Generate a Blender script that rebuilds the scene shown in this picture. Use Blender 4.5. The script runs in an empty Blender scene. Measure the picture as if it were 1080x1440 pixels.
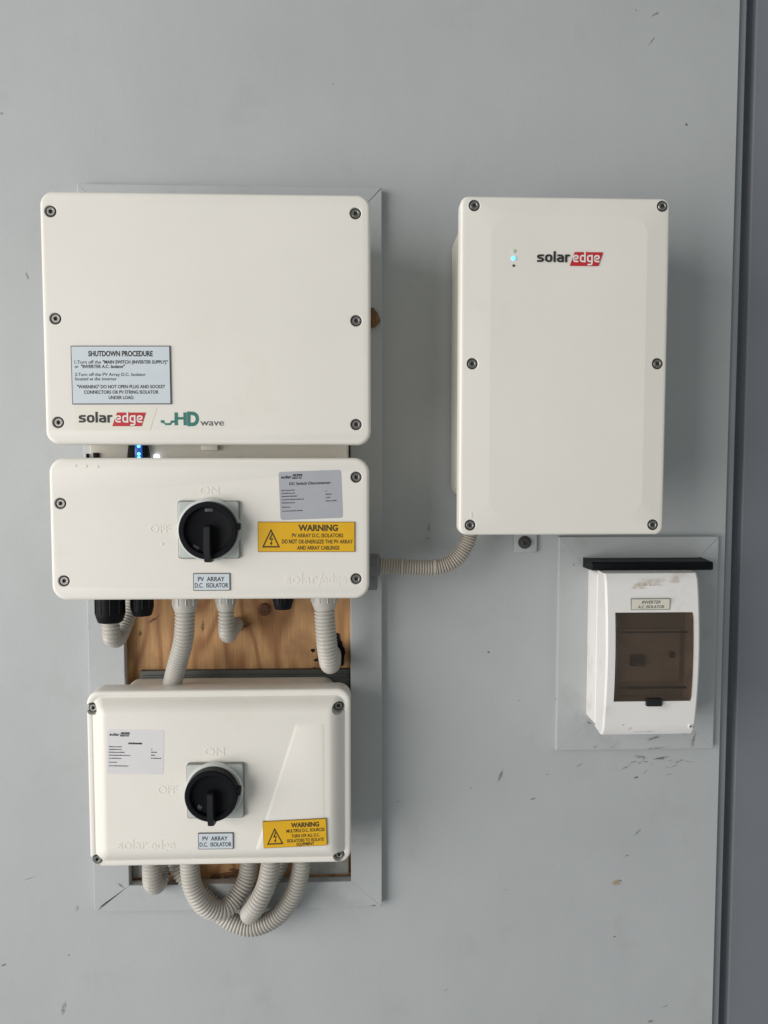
import bpy, bmesh, math, random
from mathutils import Vector, Matrix
random.seed(7)
R = math.radians
sc = bpy.context.scene
COL = sc.collection

# ------------------------------------------------------------------ camera
YAW, PITCH = R(1.971), R(3.384)
cy, sy, cp, sp = math.cos(YAW), math.sin(YAW), math.cos(PITCH), math.sin(PITCH)
right = Vector((cy, -sy, 0)); fwd = Vector((sy*cp, cy*cp, -sp)); up = Vector((sy*sp, cy*sp, cp))
cam_data = bpy.data.cameras.new('camera')
cam = bpy.data.objects.new('camera', cam_data); COL.objects.link(cam)
m = Matrix((right, up, -fwd)).transposed().to_4x4(); m.translation = Vector((0, -1.0, 0))
cam.matrix_world = m
cam_data.sensor_fit = 'VERTICAL'; cam_data.sensor_height = 36.0; cam_data.lens = 26.0
cam_data.clip_start = 0.01; cam_data.clip_end = 100
sc.camera = cam

# ------------------------------------------------------------------ light: a wide daylit opening to the left, soft surroundings
world = bpy.data.worlds.new('World'); sc.world = world; world.use_nodes = True
bg = world.node_tree.nodes['Background']
bg.inputs[0].default_value = (0.94, 0.99, 0.985, 1); bg.inputs[1].default_value = 0.295

def area(name, loc, target, sx, sz, power, color):
    d = bpy.data.lights.new(name, 'AREA'); d.shape = 'RECTANGLE'; d.size = sx; d.size_y = sz
    d.energy = power; d.color = color
    o = bpy.data.objects.new(name, d); COL.objects.link(o); o.location = loc
    o.rotation_euler = (Vector(target) - Vector(loc)).to_track_quat('-Z', 'Y').to_euler()
    return o
area('opening_light', (-3.55, -2.50, -0.10), (0.0, 0, 0.0), 3.9, 3.6, 224, (1.0, 0.965, 0.945))

sc.view_settings.view_transform = 'Standard'; sc.view_settings.look = 'None'
sc.view_settings.exposure = 0.0; sc.view_settings.gamma = 1.0
sc.render.engine = 'CYCLES'
sc.cycles.max_bounces = 8; sc.cycles.transparent_max_bounces = 12

# ------------------------------------------------------------------ materials
def srgb(r, g, b):
    f = lambda c: (c/255/12.92) if c/255 <= 0.04045 else ((c/255+0.055)/1.055)**2.4
    return (f(r), f(g), f(b))

def mat(name, col, rough=0.5, metal=0.0, var=0.0, vscale=8.0, bump=0.0, bscale=600.0, spec=0.5, emit=None, estr=0.0, coat=0.0, rvar=0.0, dirt=None):
    M = bpy.data.materials.new(name); M.use_nodes = True
    nt = M.node_tree; b = nt.nodes['Principled BSDF']
    b.inputs['Base Color'].default_value = (*col, 1)
    b.inputs['Roughness'].default_value = rough; b.inputs['Metallic'].default_value = metal
    b.inputs['Specular IOR Level'].default_value = spec
    b.inputs['Coat Weight'].default_value = coat
    geo = nt.nodes.new('ShaderNodeNewGeometry')
    if var > 0:
        n = nt.nodes.new('ShaderNodeTexNoise'); n.inputs['Scale'].default_value = vscale; n.inputs['Detail'].default_value = 6
        n.inputs['Roughness'].default_value = 0.6
        nt.links.new(geo.outputs['Position'], n.inputs['Vector'])
        r = nt.nodes.new('ShaderNodeMapRange'); r.inputs[1].default_value = 0.3; r.inputs[2].default_value = 0.7
        r.inputs[3].default_value = 1 - var; r.inputs[4].default_value = 1 + var
        nt.links.new(n.outputs['Fac'], r.inputs[0])
        mx = nt.nodes.new('ShaderNodeVectorMath'); mx.operation = 'SCALE'
        mx.inputs[0].default_value = col; nt.links.new(r.outputs[0], mx.inputs['Scale'])
        last = mx.outputs[0]
        if dirt:
            dcol, dscale, lo, hi, amt = dirt
            n2 = nt.nodes.new('ShaderNodeTexNoise'); n2.inputs['Scale'].default_value = dscale; n2.inputs['Detail'].default_value = 8
            n2.inputs['Roughness'].default_value = 0.65
            nt.links.new(geo.outputs['Position'], n2.inputs['Vector'])
            r2 = nt.nodes.new('ShaderNodeMapRange'); r2.inputs[1].default_value = lo; r2.inputs[2].default_value = hi
            r2.inputs[3].default_value = 0; r2.inputs[4].default_value = amt
            nt.links.new(n2.outputs['Fac'], r2.inputs[0])
            m2 = nt.nodes.new('ShaderNodeMix'); m2.data_type = 'RGBA'
            nt.links.new(r2.outputs[0], m2.inputs['Factor']); nt.links.new(last, m2.inputs['A'])
            m2.inputs['B'].default_value = (*dcol, 1)
            last = m2.outputs['Result']
        nt.links.new(last, b.inputs['Base Color'])
    if rvar > 0:
        n = nt.nodes.new('ShaderNodeTexNoise'); n.inputs['Scale'].default_value = 25
        nt.links.new(geo.outputs['Position'], n.inputs['Vector'])
        r = nt.nodes.new('ShaderNodeMapRange'); r.inputs[3].default_value = rough - rvar; r.inputs[4].default_value = rough + rvar
        nt.links.new(n.outputs['Fac'], r.inputs[0]); nt.links.new(r.outputs[0], b.inputs['Roughness'])
    if bump > 0:
        n = nt.nodes.new('ShaderNodeTexNoise'); n.inputs['Scale'].default_value = bscale; n.inputs['Detail'].default_value = 4
        nt.links.new(geo.outputs['Position'], n.inputs['Vector'])
        bp = nt.nodes.new('ShaderNodeBump'); bp.inputs['Strength'].default_value = bump; bp.inputs['Distance'].default_value = 0.0006
        nt.links.new(n.outputs['Fac'], bp.inputs['Height']); nt.links.new(bp.outputs[0], b.inputs['Normal'])
    if emit:
        b.inputs['Emission Color'].default_value = (*emit, 1); b.inputs['Emission Strength'].default_value = estr
    return M

WALL_C = (0.434, 0.454, 0.458)
M = {}
M['wall'] = mat('grey_wall_paint', WALL_C, 0.55, var=0.05, vscale=2.6, bump=0.35, bscale=420, rvar=0.08, dirt=((0.30, 0.31, 0.30), 9.0, 0.56, 0.80, 0.35))
def roller(Mt):
    nt = Mt.node_tree; b = nt.nodes['Principled BSDF']; L = nt.links.new
    geo = nt.nodes.new('ShaderNodeNewGeometry')
    mp = nt.nodes.new('ShaderNodeMapping'); mp.inputs['Scale'].default_value = (1, 1, 0.12); L(geo.outputs['Position'], mp.inputs['Vector'])
    n = nt.nodes.new('ShaderNodeTexNoise'); n.inputs['Scale'].default_value = 70; n.inputs['Detail'].default_value = 5; L(mp.outputs[0], n.inputs['Vector'])
    n2 = nt.nodes.new('ShaderNodeTexNoise'); n2.inputs['Scale'].default_value = 6; n2.inputs['Detail'].default_value = 2; L(geo.outputs['Position'], n2.inputs['Vector'])
    bp = nt.nodes.new('ShaderNodeBump'); bp.inputs['Strength'].default_value = 0.12; bp.inputs['Distance'].default_value = 0.0008; L(n.outputs['Fac'], bp.inputs['Height'])
    bp2 = nt.nodes.new('ShaderNodeBump'); bp2.inputs['Strength'].default_value = 0.35; bp2.inputs['Distance'].default_value = 0.006; L(n2.outputs['Fac'], bp2.inputs['Height'])
    old = b.inputs['Normal'].links[0].from_node
    L(bp.outputs[0], old.inputs['Normal']); L(bp2.outputs[0], bp.inputs['Normal'])
roller(M['wall'])
M['trim'] = mat('grey_trim_paint', (0.440, 0.460, 0.464), 0.5, var=0.04, vscale=9, bump=0.3, bscale=300, dirt=((0.27, 0.27, 0.25), 14.0, 0.56, 0.75, 0.4))
M['jamb'] = mat('slate_jamb_paint', (0.26, 0.28, 0.30), 0.5, var=0.06, vscale=6, bump=0.3, bscale=300)
M['gap'] = mat('dark_slate_paint', (0.115, 0.135, 0.152), 0.55, var=0.08, vscale=6, bump=0.2)
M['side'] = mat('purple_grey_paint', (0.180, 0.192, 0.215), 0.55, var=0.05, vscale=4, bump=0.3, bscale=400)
M['cream'] = mat('cream_powder_coat', (0.795, 0.768, 0.705), 0.42, var=0.022, vscale=7, bump=0.22, bscale=1300, rvar=0.06, dirt=((0.62, 0.58, 0.47), 11.0, 0.60, 0.82, 0.28))
M['cream_body'] = mat('cream_casting', (0.72, 0.685, 0.60), 0.5, var=0.03, vscale=9, bump=0.5, bscale=700)
M['white'] = mat('aged_white_plastic', (0.79, 0.775, 0.755), 0.4, var=0.03, vscale=12, bump=0.15, bscale=500, dirt=((0.50, 0.44, 0.33), 26.0, 0.57, 0.72, 0.45))
M['steel'] = mat('stainless_steel', (0.33, 0.32, 0.30), 0.38, metal=1.0, var=0.12, vscale=300, bump=0.2, bscale=900)
M['bolt_and_shade'] = mat('dark_bolt_and_shade', (0.05, 0.048, 0.045), 0.6, var=0.1, vscale=200)  # foot bolt colour; also painted shade in screw bores and sockets
M['black'] = mat('black_plastic', (0.006, 0.0065, 0.008), 0.46, spec=0.12, var=0.2, vscale=60, bump=0.15, bscale=900, rvar=0.1)
M['black_dish'] = mat('black_matt_plastic', (0.005, 0.005, 0.006), 0.6, spec=0.15, var=0.2, vscale=60)
M['handle'] = mat('charcoal_plastic', (0.012, 0.0125, 0.015), 0.42, spec=0.3, var=0.15, vscale=80)
M['mark'] = mat('dim_grey_marking', (0.07, 0.07, 0.08), 0.5)
M['plate'] = mat('grey_green_plate', (0.50, 0.53, 0.50), 0.38, var=0.03, vscale=40, bump=0.1, rvar=0.06)
M['plate_edge'] = mat('dark_plate_edge', (0.22, 0.225, 0.20), 0.5, var=0.1, vscale=60)
M['ring'] = mat('pale_grey_ring', (0.60, 0.63, 0.60), 0.4)
M['conduit'] = mat('grey_conduit_plastic', (0.48, 0.457, 0.412), 0.4, var=0.06, vscale=30, bump=0.1, rvar=0.05, dirt=((0.30, 0.27, 0.22), 40.0, 0.60, 0.8, 0.5))
M['conduit_dark'] = mat('dusty_conduit_plastic', (0.44, 0.40, 0.345), 0.55, var=0.06, vscale=30, dirt=((0.25, 0.22, 0.18), 50.0, 0.55, 0.8, 0.5))
M['gland_grey'] = mat('pale_gland_plastic', (0.50, 0.485, 0.445), 0.35, var=0.04, vscale=40)
M['gland_side'] = mat('slate_gland_plastic', (0.16, 0.165, 0.165), 0.5, var=0.06, vscale=40)
M['rail'] = mat('dark_green_rail', (0.055, 0.06, 0.052), 0.5, var=0.15, vscale=25, bump=0.2)
M['backplate'] = mat('grey_metal_backplate', (0.33, 0.33, 0.31), 0.5, var=0.1, vscale=30, dirt=((0.18, 0.12, 0.07), 35, 0.5, 0.7, 0.7))
M['eng_black'] = mat('engraved_black_core', (0.05, 0.05, 0.05), 0.5)
M['eng_face'] = mat('engraved_pale_face', (0.62, 0.68, 0.72), 0.35, var=0.02, vscale=60)
M['eng_cream'] = mat('engraved_cream_face', (0.68, 0.65, 0.56), 0.4, var=0.04, vscale=60)
M['yellow'] = mat('yellow_label_face', (0.76, 0.43, 0.012), 0.38, var=0.03, vscale=60)
M['yellow_edge'] = mat('ochre_label_edge', (0.25, 0.16, 0.02), 0.5)
M['ink'] = mat('black_print', (0.022, 0.024, 0.022), 0.5)
M['ink_brown'] = mat('brown_black_print', (0.06, 0.04, 0.01), 0.5)
M['ink_soft'] = mat('grey_print', (0.10, 0.10, 0.105), 0.5)
M['red'] = mat('red_print', (0.52, 0.022, 0.030), 0.4)
M['white_ink'] = mat('white_print', (0.82, 0.78, 0.74), 0.4)
M['teal'] = mat('teal_print', (0.035, 0.19, 0.155), 0.4)
M['silver'] = mat('silver_sticker', (0.44, 0.455, 0.49), 0.34, var=0.03, vscale=30, metal=0.15)
M['white_sticker'] = mat('white_sticker', (0.72, 0.70, 0.715), 0.35, var=0.015, vscale=30)
M['clear_sticker'] = mat('clear_sticker_film', (0.80, 0.775, 0.68), 0.3, var=0.01, vscale=20)
M['led_cyan'] = mat('cyan_led', (0.3, 0.8, 0.9), 0.3, emit=(0.12, 0.52, 0.95), estr=0.9)
M['led_blue'] = mat('blue_led', (0.1, 0.4, 0.9), 0.3, emit=(0.12, 0.55, 1.0), estr=2.6)
M['led_dim'] = mat('dim_blue_light_window', (0.02, 0.05, 0.12), 0.25, emit=(0.02, 0.16, 0.75), estr=0.45)
M['led_white'] = mat('white_led', (0.8, 0.85, 1), 0.3, emit=(0.75, 0.8, 1.0), estr=2.5)
M['led_off'] = mat('pale_green_led', (0.55, 0.66, 0.56), 0.3)
M['bark'] = mat('dry_brown_flake', (0.17, 0.085, 0.035), 0.8, var=0.3, vscale=150, bump=0.8, bscale=400)
M['rust'] = mat('rusty_steel', (0.16, 0.07, 0.04), 0.7, var=0.25, vscale=200, bump=0.6, bscale=500)

def wood():
    Mt = bpy.data.materials.new('plywood_grain'); Mt.use_nodes = True
    nt = Mt.node_tree; b = nt.nodes['Principled BSDF']; L = nt.links.new
    geo = nt.nodes.new('ShaderNodeNewGeometry')
    mp = nt.nodes.new('ShaderNodeMapping'); mp.inputs['Scale'].default_value = (1, 1, 0.24); L(geo.outputs['Position'], mp.inputs['Vector'])
    n = nt.nodes.new('ShaderNodeTexNoise'); n.inputs['Scale'].default_value = 10; n.inputs['Detail'].default_value = 2; L(mp.outputs[0], n.inputs['Vector'])
    mul = nt.nodes.new('ShaderNodeMath'); mul.operation = 'MULTIPLY'; mul.inputs[1].default_value = 70; L(n.outputs['Fac'], mul.inputs[0])
    sn = nt.nodes.new('ShaderNodeMath'); sn.operation = 'SINE'; L(mul.outputs[0], sn.inputs[0])
    mr = nt.nodes.new('ShaderNodeMapRange'); mr.inputs[1].default_value = -1; mr.inputs[2].default_value = 1; L(sn.outputs[0], mr.inputs[0])
    pw = nt.nodes.new('ShaderNodeMath'); pw.operation = 'POWER'; pw.inputs[1].default_value = 2.2; L(mr.outputs[0], pw.inputs[0])
    mp2 = nt.nodes.new('ShaderNodeMapping'); mp2.inputs['Scale'].default_value = (1, 1, 0.04); L(geo.outputs['Position'], mp2.inputs['Vector'])
    f = nt.nodes.new('ShaderNodeTexNoise'); f.inputs['Scale'].default_value = 500; f.inputs['Detail'].default_value = 3; L(mp2.outputs[0], f.inputs['Vector'])
    g = nt.nodes.new('ShaderNodeTexNoise'); g.inputs['Scale'].default_value = 22; g.inputs['Detail'].default_value = 5; L(geo.outputs['Position'], g.inputs['Vector'])
    c1 = nt.nodes.new('ShaderNodeMix'); c1.data_type = 'RGBA'
    c1.inputs['A'].default_value = (0.60, 0.345, 0.15, 1); c1.inputs['B'].default_value = (0.37, 0.175, 0.066, 1); L(pw.outputs[0], c1.inputs['Factor'])
    c2 = nt.nodes.new('ShaderNodeMix'); c2.data_type = 'RGBA'; c2.blend_type = 'MULTIPLY'; c2.inputs['Factor'].default_value = 0.55
    L(c1.outputs['Result'], c2.inputs['A'])
    fr = nt.nodes.new('ShaderNodeMapRange'); fr.inputs[1].default_value = 0.35; fr.inputs[2].default_value = 0.65; fr.inputs[3].default_value = 0.7; fr.inputs[4].default_value = 1.1; L(f.outputs['Fac'], fr.inputs[0])
    L(fr.outputs[0], c2.inputs['B'])
    c3 = nt.nodes.new('ShaderNodeMix'); c3.data_type = 'RGBA'; L(c2.outputs['Result'], c3.inputs['A']); c3.inputs['B'].default_value = (0.20, 0.095, 0.045, 1)
    gr = nt.nodes.new('ShaderNodeMapRange'); gr.inputs[1].default_value = 0.48; gr.inputs[2].default_value = 0.72; gr.inputs[4].default_value = 0.5; L(g.outputs['Fac'], gr.inputs[0])
    L(gr.outputs[0], c3.inputs['Factor'])
    L(c3.outputs['Result'], b.inputs['Base Color']); b.inputs['Roughness'].default_value = 0.6
    bp = nt.nodes.new('ShaderNodeBump'); bp.inputs['Strength'].default_value = 0.4; bp.inputs['Distance'].default_value = 0.0005
    L(f.outputs['Fac'], bp.inputs['Height']); L(bp.outputs[0], b.inputs['Normal'])
    return Mt
M['wood'] = wood()

def smoked():
    Mt = bpy.data.materials.new('smoked_plastic'); Mt.use_nodes = True
    nt = Mt.node_tree; nt.nodes.clear(); L = nt.links.new
    out = nt.nodes.new('ShaderNodeOutputMaterial'); mix = nt.nodes.new('ShaderNodeMixShader')
    tr = nt.nodes.new('ShaderNodeBsdfTransparent'); tr.inputs[0].default_value = (0.82, 0.745, 0.68, 1)
    gl = nt.nodes.new('ShaderNodeBsdfPrincipled'); gl.inputs['Base Color'].default_value = (0.075, 0.061, 0.050, 1); gl.inputs['Roughness'].default_value = 0.22
    n = nt.nodes.new('ShaderNodeTexNoise'); n.inputs['Scale'].default_value = 40; n.inputs['Detail'].default_value = 6
    geo = nt.nodes.new('ShaderNodeNewGeometry'); L(geo.outputs['Position'], n.inputs['Vector'])
    mr = nt.nodes.new('ShaderNodeMapRange'); mr.inputs[1].default_value = 0.3; mr.inputs[2].default_value = 0.75; mr.inputs[3].default_value = 0.28; mr.inputs[4].default_value = 0.52
    L(n.outputs['Fac'], mr.inputs[0]); L(mr.outputs[0], mix.inputs[0]); L(tr.outputs[0], mix.inputs[1]); L(gl.outputs[0], mix.inputs[2]); L(mix.outputs[0], out.inputs[0])
    return Mt
M['smoked'] = smoked()

def grime(name, col, amount):
    Mt = bpy.data.materials.new(name); Mt.use_nodes = True
    nt = Mt.node_tree; L = nt.links.new; b = nt.nodes['Principled BSDF']
    b.inputs['Base Color'].default_value = (*col, 1); b.inputs['Roughness'].default_value = 0.8
    n = nt.nodes.new('ShaderNodeTexNoise'); n.inputs['Scale'].default_value = 260; n.inputs['Detail'].default_value = 5
    geo = nt.nodes.new('ShaderNodeNewGeometry'); L(geo.outputs['Position'], n.inputs['Vector'])
    mr = nt.nodes.new('ShaderNodeMapRange'); mr.inputs[1].default_value = 0.36; mr.inputs[2].default_value = 0.62; mr.inputs[3].default_value = 0.1; mr.inputs[4].default_value = amount
    L(n.outputs['Fac'], mr.inputs[0])
    at_ = nt.nodes.new('ShaderNodeAttribute'); at_.attribute_name = 'fade'
    mu = nt.nodes.new('ShaderNodeMath'); mu.operation = 'MULTIPLY'; L(mr.outputs[0], mu.inputs[0]); L(at_.outputs['Fac'], mu.inputs[1])
    L(mu.outputs[0], b.inputs['Alpha'])
    return Mt
M['scuff_dark'] = grime('dark_scuff', (0.05, 0.05, 0.05), 0.75)
M['scuff_soft'] = grime('faint_scuff', (0.17, 0.175, 0.17), 0.55)
M['scuff_brown'] = grime('brown_grime', (0.12, 0.09, 0.06), 0.65)
M['scuff_tan'] = grime('tan_filler', (0.45, 0.30, 0.13), 0.95)
M['stain'] = grime('tan_stain', (0.50, 0.43, 0.32), 0.42)

# ------------------------------------------------------------------ mesh helpers (x right, z up, d = distance out from the wall)
def root_loc(o):
    v = Vector((0, 0, 0))
    while o is not None:
        v += o.location; o = o.parent
    return v

def link(name, me, material, parent=None, smooth=None):
    o = bpy.data.objects.new(name, me); COL.objects.link(o)
    if material is not None:
        for x in (material if isinstance(material, (list, tuple)) else [material]): me.materials.append(x)
    if parent is not None: o.parent = parent
    return o

def obj(name, bm, material, parent=None, smooth=35, keep=False):
    if parent is not None and not keep:
        bmesh.ops.translate(bm, verts=bm.verts, vec=-root_loc(parent))
    bmesh.ops.recalc_face_normals(bm, faces=bm.faces)
    me = bpy.data.meshes.new(name); bm.to_mesh(me); bm.free()
    if smooth:
        me.shade_smooth(); me.set_sharp_from_angle(angle=R(smooth))
    return link(name, me, material, parent)

def thing(name, label, cat, x, z, d=0.0, group=None):
    o = bpy.data.objects.new(name, None); COL.objects.link(o); o.location = (x, -d, z); o.empty_display_size = 0.03
    o['label'] = label; o['category'] = cat
    if group: o['group'] = group
    return o

def tag(o, label, cat, group=None):
    o['label'] = label; o['category'] = cat
    if group: o['group'] = group
    return o

def struct(o): o['kind'] = 'structure'; return o

def rrect(x0, x1, z0, z1, r, n=8):
    r = max(r, 1e-5); pts = []
    for cx, cz, a0 in ((x1-r, z1-r, 0), (x0+r, z1-r, 90), (x0+r, z0+r, 180), (x1-r, z0+r, 270)):
        for i in range(n+1):
            a = R(a0 + 90*i/n); pts.append((cx+r*math.cos(a), cz+r*math.sin(a)))
    return pts

def loft(bm, rings, cap0=True, cap1=True, closed=False):
    vs = [[bm.verts.new((x, -d, z)) for x, z, d in ring] for ring in rings]
    n = len(vs[0])
    pairs = list(zip(vs, vs[1:])) + ([(vs[-1], vs[0])] if closed else [])
    for a, b in pairs:
        for i in range(n):
            bm.faces.new((a[i], a[(i+1) % n], b[(i+1) % n], b[i]))
    if cap0 and not closed: bm.faces.new(vs[0])
    if cap1 and not closed: bm.faces.new(vs[-1])
    return vs

def slab(bm, x0, x1, z0, z1, d0, d1, rc, re, n=8, k=5, back=0.0):
    """rounded-corner slab; front edge filleted by re"""
    rings = []
    def rg(ins, d): rings.append([(x, z, d) for x, z in rrect(x0+ins, x1-ins, z0+ins, z1-ins, max(rc-ins, 0.0004), n)])
    if back > 0:
        rg(back, d0); rg(0, d0+back)
    else: rg(0, d0)
    for i in range(k+1):
        a = R(90*i/k); rg(re*(1-math.cos(a)), d1-re+re*math.sin(a))
    loft(bm, rings)
    return bm

def box(bm, x0, x1, z0, z1, d0, d1, bev=0.0):
    vs = loft(bm, [[(x0, z0, d), (x1, z0, d), (x1, z1, d), (x0, z1, d)] for d in (d0, d1)])
    if bev > 0:
        vv = [v for r_ in vs for v in r_]
        es = list({e for v in vv for e in v.link_edges})
        bmesh.ops.bevel(bm, geom=es, offset=bev, segments=2, profile=0.5, affect='EDGES')
    return bm

def prism(bm, pts, d0, d1, bev=0.0):
    vs = loft(bm, [[(x, z, d) for x, z in pts] for d in (d0, d1)])
    if bev > 0:
        es = [e for e in bm.edges if all(v in vs[1] for v in e.verts)]
        bmesh.ops.bevel(bm, geom=es, offset=bev, segments=2, profile=0.5, affect='EDGES')
    return bm

def lathe(bm, cx, cz, prof, n=40):
    """prof = list of (r, d)"""
    rings = [[(cx+r*math.cos(2*math.pi*i/n), cz+r*math.sin(2*math.pi*i/n), d) for i in range(n)] for r, d in prof]
    loft(bm, rings)
    return bm

def cyl_axis(bm, p, q, prof, n=24):
    """lathe about the segment p->q; prof = list of (t along in metres, r)"""
    p, q = Vector(p), Vector(q); ax = (q-p).normalized()
    u = ax.orthogonal().normalized(); v = ax.cross(u)
    vs = [[bm.verts.new(p + ax*t + u*r*math.cos(2*math.pi*i/n) + v*r*math.sin(2*math.pi*i/n)) for i in range(n)] for t, r in prof]
    for a, b in zip(vs, vs[1:]):
        for i in range(n): bm.faces.new((a[i], a[(i+1) % n], b[(i+1) % n], b[i]))
    bm.faces.new(vs[0]); bm.faces.new(vs[-1])
    return bm

def boolean_cut(o, cutter_bm):
    """cut the shape of cutter_bm (world coords) out of o"""
    bmesh.ops.translate(cutter_bm, verts=cutter_bm.verts, vec=-root_loc(o))
    bmesh.ops.recalc_face_normals(cutter_bm, faces=cutter_bm.faces)
    me = bpy.data.meshes.new('tmp'); cutter_bm.to_mesh(me); cutter_bm.free()
    c = bpy.data.objects.new('tmp', me); COL.objects.link(c); c.location = root_loc(o)
    md = o.modifiers.new('cut', 'BOOLEAN'); md.operation = 'DIFFERENCE'; md.object = c; md.solver = 'EXACT'
    bpy.context.view_layer.update()
    dg = bpy.context.evaluated_depsgraph_get()
    new = bpy.data.meshes.new_from_object(o.evaluated_get(dg))
    o.modifiers.clear(); old = o.data; o.data = new; new.name = o.name
    bpy.data.objects.remove(c); bpy.data.meshes.remove(me); bpy.data.meshes.remove(old)
    new.shade_smooth(); new.set_sharp_from_angle(angle=R(30))

# ---- lettering
def glyphs(s, bold=0.0, shear=0.0):
    c = bpy.data.curves.new('txt', 'FONT'); c.body = s; c.size = 1; c.offset = bold; c.shear = shear; c.resolution_u = 4
    o = bpy.data.objects.new('txt', c); COL.objects.link(o)
    bpy.context.view_layer.update()
    me = bpy.data.meshes.new_from_object(o.evaluated_get(bpy.context.evaluated_depsgraph_get()))
    vs = [(v.co.x, v.co.y) for v in me.vertices]; fs = [tuple(p.vertices) for p in me.polygons]
    bpy.data.objects.remove(o); bpy.data.curves.remove(c); bpy.data.meshes.remove(me)
    return vs, fs
_cap = None
def capheight():
    global _cap
    if _cap is None: _cap = max(v[1] for v in glyphs('H')[0])
    return _cap

def add_text(bm, s, x0, x1, zb, cap, d, bold=0.0, shear=0.0, extrude=0.0, frame=None):
    vs, fs = glyphs(s, bold, shear)
    lo = min(v[0] for v in vs); hi = max(v[0] for v in vs)
    sx = (x1-x0)/(hi-lo); sz = cap/capheight()
    def T(x, y, dd):
        X, Z = x0+(x-lo)*sx, zb+y*sz
        if frame: X, Z = frame(X, Z)
        return (X, -dd, Z)
    front = [bm.verts.new(T(x, y, d+extrude)) for x, y in vs]
    faces = []
    for f in fs:
        try: faces.append(bm.faces.new([front[i] for i in f]))
        except ValueError: pass
    if extrude > 0:
        es = [e for e in bm.edges if len(e.link_faces) == 1 and e.verts[0] in set(front)]
        r = bmesh.ops.extrude_edge_only(bm, edges=es)
        nv = [g for g in r['geom'] if isinstance(g, bmesh.types.BMVert)]
        for v in nv:
            c = v.co; v.co = Vector((c.x, -d+0.0001, c.z))

def poly(bm, pts, d, frame=None):
    vs = [bm.verts.new(((frame(x, z) if frame else (x, z))[0], -d, (frame(x, z) if frame else (x, z))[1])) for x, z in pts]
    bm.faces.new(vs)

def rectp(bm, x0, x1, z0, z1, d, frame=None): poly(bm, [(x0, z0), (x1, z0), (x1, z1), (x0, z1)], d, frame)

def local(cx, cz, w, h, rot):
    """label-local frame: u right from the left edge, v DOWN from the top edge (metres) -> world x, z"""
    c, s = math.cos(R(rot)), math.sin(R(rot))
    def f(u, v):
        a, b = u-w/2, h/2-v
        return cx+a*c-b*s, cz+a*s+b*c
    return f

def label_plate(parent, name, cx, cz, w, h, rot, d, th, m_edge, m_face, inset=0.0007, rc=0.0003):
    f = local(cx, cz, w, h, rot)
    def ring(ins, dd): return [(*f(x, h-z), dd) for x, z in rrect(ins, w-ins, ins, h-ins, max(rc-ins, 0.0003), 4)]
    bm = bmesh.new(); loft(bm, [ring(0, d-0.0006), ring(0, d+th)])
    p = obj(name, bm, m_edge, parent, smooth=None)
    if m_face is not None:
        bm = bmesh.new(); loft(bm, [ring(inset, d+th-0.0002), ring(inset, d+th+0.00025)])
        obj('label_face', bm, m_face, p, smooth=None)
    return p, f, d+th+(0.0004 if m_face is not None else 0.0002)

def texts(parent, f, d, rows, material, name='lettering'):
    """rows: (string, u0, u1, v_baseline, cap, bold[, shear]) in millimetres, local frame"""
    bm = bmesh.new()
    for row in rows:
        s, u0, u1, vb, cap, bold = row[:6]; bold += 0.008; sh = row[6] if len(row) > 6 else 0
        add_text(bm, s, u0/1000, u1/1000, -vb/1000, cap/1000, d, bold, sh, 0, lambda X, Z: f(X, -Z))
    return obj(name, bm, material, parent, smooth=None)

def microtext(bm, f, d, u0, u1, vb, h, rng):
    """an unreadably small line of print"""
    u = u0
    while u < u1-0.2:
        w = min(rng.uniform(0.5, 1.3), u1-u)
        hh = h*rng.uniform(0.75, 1.1)
        rectp(bm, u/1000, (u+w)/1000, (vb-hh)/1000, vb/1000, d, f)
        u += w+rng.choice((0.12, 0.14, 0.16, 0.45))

def stroke(bm, pts, t, T, closed=False):
    """flat ribbon of width t along a polyline, mitred"""
    n = len(pts); P = [Vector(p) for p in pts]; L, Rr = [], []
    for i in range(n):
        a = P[i-1] if (i > 0 or closed) else None
        b = P[(i+1) % n] if (i < n-1 or closed) else None
        d1 = (P[i]-a).normalized() if a is not None else (b-P[i]).normalized()
        d2 = (b-P[i]).normalized() if b is not None else d1
        nn = Vector((-d1.y-d2.y, d1.x+d2.x)); nn.normalize()
        k = t/2/max(0.35, nn.dot(Vector((-d1.y, d1.x))))
        L.append(bm.verts.new(T(P[i]+nn*k))); Rr.append(bm.verts.new(T(P[i]-nn*k)))
    for i in range(n if closed else n-1):
        j = (i+1) % n; bm.faces.new((L[i], L[j], Rr[j], Rr[i]))

def rpath(pts, r, closed=False, n=4):
    out = []; m_ = len(pts)
    for i, p in enumerate(pts):
        if not closed and i in (0, m_-1): out.append(p); continue
        p_, a_, b_ = Vector(p), Vector(pts[i-1]), Vector(pts[(i+1) % m_])
        A = p_+(a_-p_).normalized()*min(r, (a_-p_).length*0.49); B = p_+(b_-p_).normalized()*min(r, (b_-p_).length*0.49)
        for k in range(n+1):
            q = k/n; out.append(tuple(A*(1-q)**2+p_*2*q*(1-q)+B*q*q))
    return out

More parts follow.
